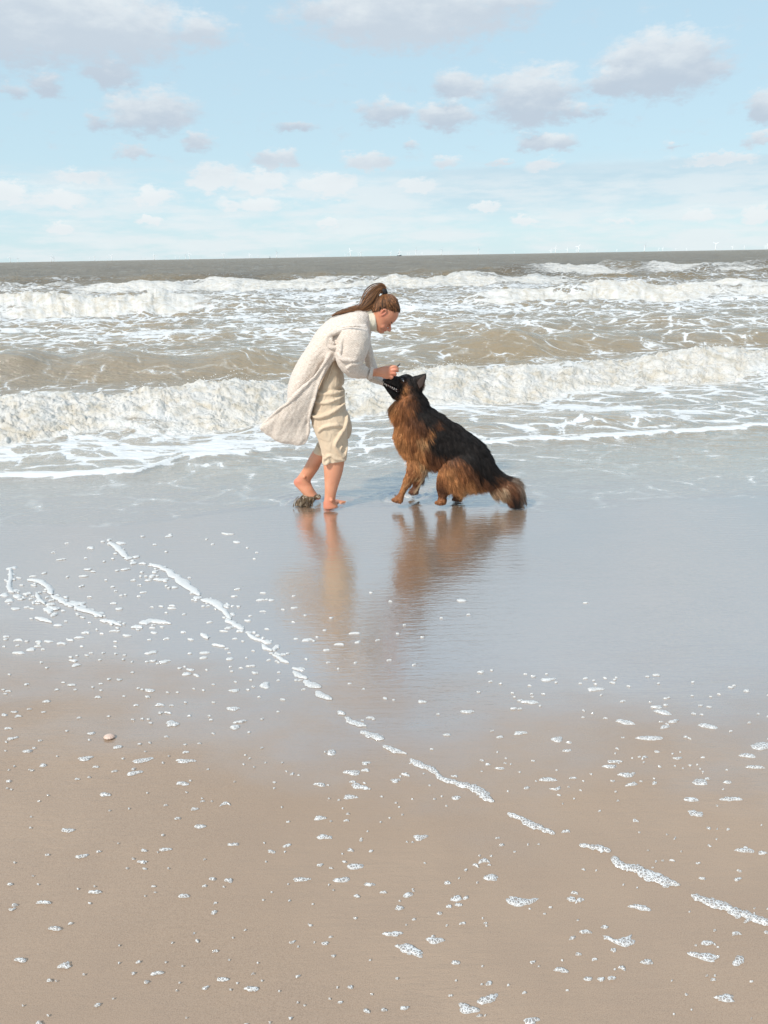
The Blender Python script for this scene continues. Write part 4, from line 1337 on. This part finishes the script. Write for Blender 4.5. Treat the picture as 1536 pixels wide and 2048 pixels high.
# ------------------------------------------------------------------ foam left on the sand
m_bub, n, b = material('bubbly_foam')
P = n.pos()
cellsz = n.m('ADD', 150, n.m('MULTIPLY', n.noise(P, 9, 1), 90))
pj = n.vm('ADD', P, n.vm('SCALE', n.noise(P, 60, 2, .5, out='Color'), scale=.006))
dE = n.voro(pj, 125, 'DISTANCE_TO_EDGE')
dE2 = n.voro(pj, 400, 'DISTANCE_TO_EDGE')
wall = n.m('MAXIMUM', n.ss(dE, .17, .05), n.m('MULTIPLY', n.ss(dE2, .10, .02), .55))
rim = n.attr('rim')
_, yy_, _ = n.sep(P)
solid = n.m('MAXIMUM', n.m('MAXIMUM', wall, n.m('MULTIPLY', rim, .8)), n.ss(yy_, 1.9, 3.2, .12, .92), clamp=True)
setp(n, b, Base_Color=(.66, .65, .63), Roughness=.35, IOR=1.33)
tr = n.n.new('ShaderNodeBsdfTransparent')
tr.inputs[0].default_value = (.97, .96, .95, 1)
gl = n.n.new('ShaderNodeBsdfGlossy')
gl.inputs['Roughness'].default_value = .08
mg = n.n.new('ShaderNodeMixShader')
mg.inputs[0].default_value = .08
n.l.new(tr.outputs[0], mg.inputs[1])
n.l.new(gl.outputs[0], mg.inputs[2])
mx = n.n.new('ShaderNodeMixShader')
n._in(mx.inputs[0], n.m('ADD', n.m('MULTIPLY', solid, .80), .06))
n.l.new(mg.outputs[0], mx.inputs[1])
n.l.new(b.outputs[0], mx.inputs[2])
n.l.new(mx.outputs[0], n.n['Material Output'].inputs['Surface'])
n._in(b.inputs['Normal'], n.bump(n.m('MINIMUM', dE, .3), .004))

rng = np.random.RandomState(21)


class FoamMesh:
    def __init__(self):
        self.v, self.f, self.rim = [], [], []

    def blob(self, c, rx, ry, ang, hgt, lob=.35, m=18, hook=0.0):
        ph = rng.rand(4) * 6.28
        am = rng.rand(4) * lob
        base = len(self.v)
        ca, sa = math.cos(ang), math.sin(ang)
        z0 = .0045
        self.v.append((c[0], c[1], z0 + hgt))
        self.rim.append(0)
        for ring, (fr, fh, rm) in enumerate(((.45, .92, 0), (.82, .55, 0), (1.0, 0.0, 1))):
            for j in range(m):
                t = 2 * math.pi * j / m
                rr = 1 + am[0] * math.sin(2 * t + ph[0]) * .8 + am[1] * math.sin(3 * t + ph[1]) * .7 + am[2] * math.sin(5 * t + ph[2]) * .45 + am[3] * math.sin(8 * t + ph[3]) * .3
                x = math.cos(t) * rx * rr * fr
                y = math.sin(t) * ry * rr * fr
                y += hook * (x / rx) ** 2 * ry
                self.v.append((c[0] + x * ca - y * sa, c[1] + x * sa + y * ca, z0 + hgt * fh - (.004 if ring == 2 else 0)))
                self.rim.append(rm)
        for j in range(m):
            k = (j + 1) % m
            self.f.append((base, base + 1 + j, base + 1 + k))
            for r_ in range(2):
                a = base + 1 + r_ * m
                self.f.append((a + j, a + m + j, a + m + k, a + k))

    def ribbon(self, px, wd, hgt=.003, step=.012):
        """px: photo points along it; wd: its widths there in photo pixels"""
        P_ = [G(*p) for p in px]
        W_ = []
        for p, w_ in zip(px, wd):
            W_.append((G(p[0] + w_ / 2, p[1]) - G(p[0] - w_ / 2, p[1])).length * (.60 if p[1] > 1300 else .58))
        rows = catmull([(p.x, p.y, w_) for p, w_ in zip(P_, W_)], 12)
        sd = rng.rand() * 90
        base = len(self.v)
        n_ = len(rows)
        cs = [(-1, 0, 1), (-.72, .6, 0), (-.25, 1, 0), (.25, 1, 0), (.72, .6, 0), (1, 0, 1)]
        for i, (x, y, w_) in enumerate(rows):
            a, c = rows[max(i - 1, 0)], rows[min(i + 1, n_ - 1)]
            t = Vector((c[0] - a[0], c[1] - a[1])).normalized()
            nr = Vector((-t.y, t.x))
            end = min(1, (i + .4) / 5, (n_ - .6 - i) / 5)
            e1 = 1 + .9 * float(pn(np.array([i * .17 + sd]), np.array([.5]))[0]) + .5 * float(pn(np.array([i * .6 + sd]), np.array([4.5]))[0])
            e2 = 1 + .9 * float(pn(np.array([i * .19 + sd]), np.array([9.5]))[0]) + .5 * float(pn(np.array([i * .55 + sd]), np.array([14.5]))[0])
            for (s, hf, rm) in cs:
                ww = w_ / 2 * (e1 if s < 0 else e2) * end ** .6
                self.v.append((x + nr.x * s * ww, y + nr.y * s * ww, .0055 + hgt * hf * end - (.004 if hf == 0 else 0)))
                self.rim.append(rm)
        for i in range(n_ - 1):
            for j in range(5):
                a = base + i * 6 + j
                self.f.append((a, a + 1, a + 7, a + 6))

    def build(self, name, label):
        o = mesh_object(name, self.v, self.f, m_bub, attrs={'rim': self.rim})
        bm_ = bmesh.new()
        bm_.from_mesh(o.data)
        bmesh.ops.recalc_face_normals(bm_, faces=bm_.faces)
        bm_.to_mesh(o.data)
        bm_.free()
        tag(o, label, kind='stuff')
        return o


# the broken line of suds that runs aslant from the middle left to the lower right corner
F = FoamMesh()
F.ribbon([(300, 1128), (335, 1142), (355, 1156), (385, 1178), (400, 1192)], [26, 24, 30, 26, 16])
F.ribbon([(402, 1200), (432, 1206), (446, 1220), (462, 1240)], [26, 30, 20, 14])
F.ribbon([(452, 1238), (470, 1250), (488, 1260)], [20, 24, 12])
F.ribbon([(494, 1266), (510, 1278), (532, 1284)], [10, 16, 10])
F.ribbon([(524, 1290), (534, 1298), (545, 1302)], [12, 20, 10])
F.ribbon([(545, 1310), (560, 1318), (578, 1327)], [10, 16, 8])
F.ribbon([(586, 1344), (600, 1352), (615, 1358)], [12, 18, 10])
F.ribbon([(608, 1362), (625, 1370), (642, 1376)], [22, 28, 14])
F.ribbon([(632, 1384), (646, 1392), (664, 1400)], [16, 24, 12])
F.ribbon([(676, 1424), (690, 1430)], [20, 14])
F.ribbon([(690, 1436), (708, 1446), (733, 1453)], [14, 22, 8])
F.ribbon([(722, 1464), (742, 1472), (768, 1479)], [20, 30, 14])
F.ribbon([(766, 1493), (785, 1501), (813, 1509)], [16, 22, 10])
F.ribbon([(820, 1520), (845, 1533), (868, 1542), (880, 1556), (905, 1566), (935, 1574), (962, 1584), (972, 1596), (988, 1605)], [18, 24, 24, 18, 22, 30, 34, 26, 10])
F.ribbon([(1015, 1628), (1040, 1638), (1065, 1652), (1085, 1660), (1110, 1669)], [16, 24, 28, 26, 12])
F.ribbon([(1158, 1691), (1185, 1696), (1205, 1699), (1221, 1704)], [12, 20, 24, 14])
F.ribbon([(1226, 1715), (1238, 1729), (1262, 1738), (1290, 1746), (1325, 1760), (1360, 1772)], [26, 32, 34, 50, 38, 10])
F.ribbon([(1382, 1792), (1410, 1803), (1450, 1816), (1490, 1832), (1530, 1846), (1575, 1862)], [14, 32, 38, 40, 32, 30])
for (x0, y0_, w_, h_) in [(300, 1128, 16, 6), (330, 1140, 16, 6), (360, 1150, 18, 7), (395, 1185, 14, 6)]:
    pass
F.build('foam_line', 'broken line of white suds running aslant over the wet sand')

F = FoamMesh()
F.ribbon([(55, 1160), (80, 1163), (92, 1172), (105, 1190)], [14, 22, 20, 20])
F.ribbon([(102, 1192), (120, 1200), (130, 1208)], [16, 24, 20])
F.ribbon([(128, 1208), (150, 1209), (172, 1206)], [20, 34, 14])
F.ribbon([(150, 1215), (175, 1222), (205, 1234)], [24, 26, 14])
F.ribbon([(200, 1242), (222, 1244), (243, 1252)], [16, 20, 8])
F.ribbon([(278, 1247), (305, 1243), (342, 1248)], [22, 34, 10])
F.ribbon([(262, 1256), (275, 1254), (285, 1257)], [10, 20, 8])
F.ribbon([(20, 1136), (22, 1155), (18, 1178), (28, 1186)], [10, 14, 18, 8])
F.ribbon([(72, 1185), (78, 1198), (90, 1210)], [8, 14, 8])
F.ribbon([(98, 1214), (108, 1218), (116, 1220)], [12, 20, 8])
F.ribbon([(70, 1236), (90, 1240), (104, 1246)], [12, 16, 8])
F.ribbon([(218, 1085), (240, 1100), (256, 1118)], [18, 22, 12])
F.ribbon([(402, 1268), (412, 1274), (416, 1279)], [12, 16, 6])
F.ribbon([(424, 1290), (438, 1292), (450, 1294)], [10, 14, 6])
for line in ([(300, 1125), (360, 1156), (405, 1195), (450, 1222), (480, 1258), (530, 1285), (570, 1322)], [(60, 1160), (100, 1185), (150, 1210), (205, 1234), (245, 1253)], [(18, 1120), (24, 1190), (60, 1200), (100, 1220), (130, 1245)], [(215, 1082), (260, 1120), (300, 1150), (345, 1180)]):
    for _ in range(34):
        t = rng.rand() * (len(line) - 1)
        k_ = int(t)
        px = line[k_][0] + (line[k_ + 1][0] - line[k_][0]) * (t - k_) + rng.randn() * 11
        py = line[k_][1] + (line[k_ + 1][1] - line[k_][1]) * (t - k_) + rng.randn() * 4
        c = G(px, py)
        w_ = 6 + 13 * rng.rand() ** 2
        rx = (G(px + w_ / 2, py) - c).length
        F.blob((c.x, c.y), rx, rx * .75, rng.randn() * .2, .0025, .42)
F.build('foam_drift', 'ragged drift of suds on the film of water at the left')


def fleck(F_, px, py, wpx, hpx, ang=0.0, hook=0.0, lob=.35):
    c = G(px, py)
    rx = (G(px + wpx / 2, py) - c).length
    ry = abs(G(px, py - hpx / 2).y - c.y)
    F_.blob((c.x, c.y), rx, ry, ang, min(.0035, .12 * min(rx, ry) + .0006), lob, hook=hook, m=20)


# the separate flecks that can be told apart in the photograph
F = FoamMesh()
NAMED = [(1040, 1806, 60, 22, -.2, .9), (820, 1900, 66, 20, -.35, -.3), (870, 1882, 38, 14, 0, 0), (786, 1869, 36, 11, 0, 0), (710, 1734, 36, 13, .05, 0), (684, 1761, 32, 12, 0, 0), (982, 1756, 36, 13, -.15, 0), (1280, 1816, 42, 13, -.1, 0),
         (1248, 1886, 54, 22, .1, 1.0), (1408, 1914, 62, 18, -.25, 0), (1414, 1887, 28, 10, 0, 0), (1478, 1923, 30, 20, .4, .3), (1294, 1925, 26, 11, 0, 0), (1122, 1941, 26, 12, 0, 0), (1176, 1959, 18, 9, 0, 0), (1450, 1997, 44, 16, 0, 0), (976, 2000, 40, 22, .4, .2),
         (935, 2019, 44, 22, -.3, .2), (1062, 2043, 38, 14, 0, 0), (913, 1798, 26, 12, -.1, 0), (816, 1791, 22, 10, 0, 0), (898, 1814, 14, 6, 0, 0), (840, 1676, 30, 12, 0, .2), (602, 1760, 36, 8, 0, 0), (648, 1675, 32, 10, -.1, 0), (640, 1637, 28, 8, 0, 0), (503, 1979, 26, 12, 0, 0),
         (445, 1960, 24, 9, 0, 0), (130, 1932, 26, 14, 0, 0), (42, 1921, 24, 10, 0, 0), (110, 1858, 28, 9, 0, 0), (87, 1806, 26, 8, 0, 0), (368, 1793, 26, 8, 0, 0), (190, 1785, 28, 7, 0, 0), (135, 1662, 26, 9, 0, .3), (170, 1518, 34, 8, .1, .3), (285, 1522, 42, 9, .2, .4),
         (370, 1523, 36, 9, 0, 0), (268, 1547, 32, 8, .1, 0), (365, 1568, 26, 8, 0, 0), (210, 1590, 24, 8, 0, 0), (346, 1449, 24, 11, 0, 0), (466, 1418, 28, 8, 0, 0), (530, 1371, 26, 12, -.2, 0), (470, 1455, 22, 10, 0, 0), (663, 1506, 24, 11, -.2, 0), (705, 1546, 36, 11, -.1, 0),
         (718, 1574, 34, 12, -.3, 0), (700, 1595, 30, 9, 0, 0), (640, 1570, 24, 7, 0, 0), (1096, 1560, 40, 8, -.1, 0), (1400, 1565, 40, 12, -.1, 0), (1382, 1600, 34, 9, -.1, 0), (1390, 1628, 28, 14, -.15, 0), (1252, 1551, 34, 9, 0, 0), (1220, 1534, 30, 7, 0, 0), (1228, 1524, 26, 6, 0, 0),
         (1300, 1477, 62, 9, -.1, 0), (1115, 1480, 26, 12, .2, .3), (1250, 1445, 40, 10, -.3, 0), (1325, 1425, 36, 10, -.25, 0), (1415, 1453, 36, 11, -.2, 0), (1462, 1599, 44, 9, 0, 0), (1490, 1702, 34, 11, -.05, 0), (1525, 1493, 54, 16, .1, .3), (1495, 1512, 32, 10, 0, 0), (1510, 1535, 38, 7, -.1, 0),
         (1040, 1467, 28, 7, 0, 0), (1000, 1475, 14, 5, 0, 0), (935, 1424, 30, 6, 0, 0), (1095, 1360, 34, 6, 0, .3), (1190, 1379, 32, 8, 0, 0), (1060, 1405, 34, 8, 0, .2), (400, 1654, 26, 8, 0, .2), (330, 1700, 26, 6, 0, 0), (468, 1690, 20, 6, 0, 0), (650, 1888, 16, 6, 0, 0), (1165, 1865, 14, 6, 0, 0)]
for (px, py, wpx, hpx, an, hk) in NAMED:
    fleck(F, px, py, wpx * .92, hpx * .8, an, hk, .38)
F.build('foam_flecks', 'scattered flecks of bubbly foam resting on the smooth wet sand')

F = FoamMesh()
taken = [(a, b_, c) for (a, b_, c, *_r) in NAMED]
cnt = 0
while cnt < 1050:
    px = rng.rand() * 1900 - 180
    py = 1068 + 1030 * rng.rand() ** 1.15
    c = G(px, py)
    left = 1 - sstep(300, 900, px)
    band = math.exp(-((py - 1330) / 170) ** 2)
    d_ = .07 + .9 * left * band + .35 * band * sstep(900, 1000, px) * (py > 1340) + .18 * (py > 1500)
    if 540 < px < 1060 and py < 1180:
        d_ = .0
    if px > 1000 and py < 1330:
        d_ *= .04
    patch = float(pn(np.array([px / 160]), np.array([py / 60]), 5)[0])
    if rng.rand() > d_ * (1 + 1.6 * patch):
        continue
    near = np.interp(py, [1090, 1400, 2048], [1, 1, 1.0])
    w0 = 4.0 + 16 * rng.rand() ** 4 + (2.5 if py < 1500 else 0)
    h0 = w0 * np.interp(py, [1090, 1300, 1600, 2048], [.14, .19, .29, .42]) * (.75 + .5 * rng.rand())
    fleck(F, px, py, w0, max(1.6, h0), rng.randn() * .22, rng.randn() * .4, .42)
    cnt += 1
F.build('foam_specks', 'tiny specks of foam and single bubbles strewn over the wet sand')

# half buried pinkish shell
m_shell, n, b = material('pink_shell')
setp(n, b, Base_Color=n.mix(n.noise(n.coord(), 60, 3), (.42, .26, .19), (.66, .52, .43)), Roughness=.4)
q_ = Soup()
sc_ = G(219, 1476)
rings = []
for i in range(1, 8):
    ph = math.pi * .5 * i / 8
    rings.append([Vector((sc_.x + .021 * math.sin(ph) * math.cos(t) * (1 + .05 * math.cos(t * 11)), sc_.y + .017 * math.sin(ph) * math.sin(t) * (1 + .05 * math.cos(t * 11)), .013 * math.cos(ph) + .002)) for t in np.linspace(0, 2 * math.pi, 44, endpoint=False)])
q_.rings(rings)
sh = q_.build('seashell', m_shell)
tag(sh, 'small pinkish seashell lying among foam specks on the left of the wet sand', 'shell')

# ------------------------------------------------------------------ spray over the breaking wave
m_drop, n, b = material('spray_drops')
setp(n, b, Base_Color=(.72, .70, .67), Roughness=.3)
q_ = Soup()
rng = np.random.RandomState(77)
hz = sZ[:, ::1]
sel = np.argwhere((sFr > .75) & (sY < 16) & (sZ > .27))
if len(sel):
    for k in rng.choice(len(sel), 240):
        i, j = sel[k]
        if abs(sX[i, j] / sY[i, j]) > .62:
            continue
        q_.ball((sX[i, j] + rng.randn() * .05, sY[i, j] + rng.randn() * .05, sZ[i, j] + .01 + abs(rng.randn()) * .045), .002 + .005 * rng.rand() ** 2, m=5)
sp_ = q_.build('sea_spray', m_drop)
tag(sp_, 'drops of white spray thrown up along the crest of the nearest breaker', kind='stuff')

# ------------------------------------------------------------------ wind farm on the horizon
m_turb = simple('white_turbine_paint', (.82, .83, .84), .5)
m_base = simple('yellow_turbine_foot', (.55, .50, .40), .6)


def cone_mesh(name, secs, mat, m=10):
    v, f = [], []
    for (z, r_) in secs:
        v += [(r_ * math.cos(2 * math.pi * j / m), r_ * math.sin(2 * math.pi * j / m), z) for j in range(m)]
    for i in range(len(secs) - 1):
        for j in range(m):
            k = (j + 1) % m
            f.append((i * m + j, i * m + k, (i + 1) * m + k, (i + 1) * m + j))
    f.append(tuple(range(m))[::-1])
    f.append(tuple((len(secs) - 1) * m + j for j in range(m)))
    me = bpy.data.meshes.new(name)
    me.from_pydata(v, [], f)
    me.materials.append(mat)
    return me


tower_me = cone_mesh('tower', [(12, 6.6), (60, 5.8), (96, 4.6)], m_turb)
foot_me = cone_mesh('foundation', [(-8, 5.4), (14, 5.4), (14.01, 6.4), (15, 6.4)], m_base)
bl = []
nac = bpy.data.meshes.new('nacelle')
bm = bmesh.new()
bmesh.ops.create_cube(bm, size=1)
bmesh.ops.scale(bm, vec=(5, 14, 5.5), verts=bm.verts)
bmesh.ops.bevel(bm, geom=bm.edges, offset=.9, segments=2, affect='EDGES')
bm.to_mesh(nac)
bm.free()
nac.materials.append(m_turb)
blade_me = bpy.data.meshes.new('blade')
bv, bf = [], []
for (r_, ch, th) in [(1, 5.0, 3.2), (8, 8.5, 2.6), (20, 7.6, 2.0), (38, 5.4, 1.4), (54, 2.2, .6)]:
    bv += [(-ch * .35, 0, r_), (0, -th / 2, r_), (ch * .65, 0, r_), (0, th / 2, r_)]
for i in range(4):
    for j in range(4):
        k = (j + 1) % 4
        bf.append((i * 4 + j, i * 4 + k, i * 4 + 4 + k, i * 4 + 4 + j))
bf += [(3, 2, 1, 0), (16, 17, 18, 19)]
blade_me.from_pydata(bv, [], bf)
blade_me.materials.append(m_turb)
hub_me = cone_mesh('hub', [(-3, 2.4), (0, 2.6), (3.5, 1.0)], m_turb)

TUR = [(62, 48), (107, 30), (305, 48), (318, 38), (532, 22), (560, 38), (590, 20), (636, 30), (661, 45), (720, 20), (797, 18), (833, 22), (858, 18), (912, 45), (986, 12), (1038, 22), (1060, 20), (1098, 38), (1122, 48), (1186, 18), (1322, 40), (1476, 35), (1490, 20)]
TUR = [(x / 2.954, h_ / 2.954) for x, h_ in TUR]
TUR += [(500 + x / 2.954, h_ / 2.954) for x, h_ in [(50, 20), (158, 48), (205, 12), (280, 22), (360, 16), (437, 20), (562, 20), (578, 30), (594, 55), (640, 30), (655, 40), (832, 32), (884, 42), (930, 20), (942, 22), (980, 50), (1017, 22), (1130, 52), (1174, 20), (1348, 50)]]
TUR += [(1016 + x / 2.954, h_ / 2.954) for x, h_ in [(37, 12), (250, 25), (258, 32), (280, 50), (350, 35), (405, 28), (415, 55), (455, 20), (525, 12), (642, 20), (805, 60), (890, 25), (913, 28), (991, 15), (1055, 18), (1225, 60), (1325, 32), (1395, 30), (1518, 30), (1532, 40)]]
TUR.sort()
ORD = ['first', 'second', 'third', 'fourth', 'fifth', 'sixth', 'seventh', 'eighth', 'ninth', 'tenth', 'eleventh', 'twelfth', 'thirteenth', 'fourteenth', 'fifteenth', 'sixteenth', 'seventeenth', 'eighteenth', 'nineteenth', 'twentieth']


def ordinal(i):
    if i < 20:
        return ORD[i]
    t = ['twenty', 'thirty', 'forty', 'fifty', 'sixty'][(i + 1) // 10 - 2]
    u = (i + 1) % 10
    return (t[:-1] + 'ieth') if u == 0 else t + '-' + ORD[u - 1]


# where the level horizon crosses the picture at that x
def horizon_y(px):
    lo, hi = 400.0, 700.0
    for _ in range(40):
        mid = (lo + hi) / 2
        if ray(px, mid).z > 0:
            lo = mid
        else:
            hi = mid
    return lo


rng = np.random.RandomState(31)
for i, (px, hp) in enumerate(TUR):
    d = ray(px, horizon_y(px))
    d.z = 0
    d.normalize()
    tip = 150.0
    # distance from its apparent height (pixels above the horizon, off-centre stretch included)
    o_up = (ray(px, horizon_y(px) - hp).normalized().z)
    dist = tip / math.tan(math.asin(o_up))
    dist = min(dist, 40000)
    root = empty('wind_turbine', (d.x * dist, d.y * dist, 0))
    yaw = rng.randn() * .35 + (.9 if rng.rand() < .25 else 0)
    root.rotation_euler = (0, 0, math.atan2(-d.x, d.y) * 1.0 + yaw)
    size = 'tall' if hp > 13 else 'mid sized' if hp > 8.5 else 'tiny faint'
    side = 'left of the woman' if px < 650 else 'above woman and dog' if px < 1000 else 'right of the dog'
    tag(root, '%s white wind turbine %s, %s from the left' % (size, side, ordinal(i)), 'wind turbine', 'wind turbines along the horizon')
    for nm, me_, loc, rot in [('foundation', foot_me, (0, 0, 0), 0), ('tower', tower_me, (0, 0, 0), 0), ('nacelle', nac, (0, 0, 97), 0)]:
        o = bpy.data.objects.new(nm, me_)
        COL.objects.link(o)
        o.parent = root
        o.location = loc
    hub = bpy.data.objects.new('hub', hub_me)
    COL.objects.link(hub)
    hub.parent = root
    hub.location = (0, -8.5, 97)
    hub.rotation_euler = (math.pi / 2, 0, 0)
    a0 = rng.rand() * 2.09
    for k in range(3):
        o = bpy.data.objects.new('blade', blade_me)
        COL.objects.link(o)
        o.parent = root
        o.location = (0, -8.5, 97)
        o.rotation_euler = (0, a0 + k * 2.0944, 0)

# small work boat far out, and a buoy
m_hull = simple('dark_hull', (.05, .07, .08), .5)


def far_point(px, dist):
    d = ray(px, horizon_y(px))
    d.z = 0
    d.normalize()
    return Vector((d.x * dist, d.y * dist, 0))


bp = far_point(798, 3600)
br = empty('boat', bp)
tag(br, 'small dark boat with a white cabin and mast far out on the horizon', 'boat')
bm = bmesh.new()
ringv = []
for (x, w_, z0, z1) in [(-9, 2.2, 0, 3.2), (-4, 3.0, -.5, 3.0), (3, 3.0, -.5, 3.4), (8, 1.6, 0, 4.4), (11, .2, 1.2, 5.2)]:
    ringv.append([bm.verts.new((x, -w_, z1)), bm.verts.new((x, -w_ * .6, z0)), bm.verts.new((x, w_ * .6, z0)), bm.verts.new((x, w_, z1))])
for a, c in zip(ringv, ringv[1:]):
    for j in range(4):
        bm.faces.new((a[j], a[(j + 1) % 4], c[(j + 1) % 4], c[j]))
bm.faces.new(ringv[0][::-1])
bm.faces.new(ringv[-1])
me = bpy.data.meshes.new('hull')
bm.to_mesh(me)
bm.free()
me.materials.append(m_hull)
o = bpy.data.objects.new('hull', me)
COL.objects.link(o)
o.parent = br


def boxpart(name, lo, hi, mat, root):
    bm_ = bmesh.new()
    bmesh.ops.create_cube(bm_, size=1)
    bmesh.ops.scale(bm_, vec=[hi[i] - lo[i] for i in range(3)], verts=bm_.verts)
    bmesh.ops.translate(bm_, vec=[(hi[i] + lo[i]) / 2 for i in range(3)], verts=bm_.verts)
    bmesh.ops.bevel(bm_, geom=bm_.edges, offset=min(hi[i] - lo[i] for i in range(3)) * .12, segments=2, affect='EDGES')
    me_ = bpy.data.meshes.new(name)
    bm_.to_mesh(me_)
    bm_.free()
    me_.materials.append(mat)
    o_ = bpy.data.objects.new(name, me_)
    COL.objects.link(o_)
    o_.parent = root
    return o_


boxpart('cabin', (-3, -2, 3.1), (3, 2, 8.5), m_turb, br)
boxpart('mast', (-.35, -.35, 8.4), (.35, .35, 16), m_hull, br)
boxpart('boom', (-6, -.3, 9.8), (0, .3, 10.4), m_hull, br)

by = far_point(540, 2400)
yr = empty('buoy', by)
tag(yr, 'tiny dark marker buoy on the horizon left of the woman', 'buoy')
fm = cone_mesh('float', [(-.6, 1.6), (.9, 1.9), (1.3, 1.2)], m_hull)
o = bpy.data.objects.new('float', fm)
COL.objects.link(o)
o.parent = yr
boxpart('topmark', (-.5, -.5, 1.2), (.5, .5, 6.0), m_hull, yr)
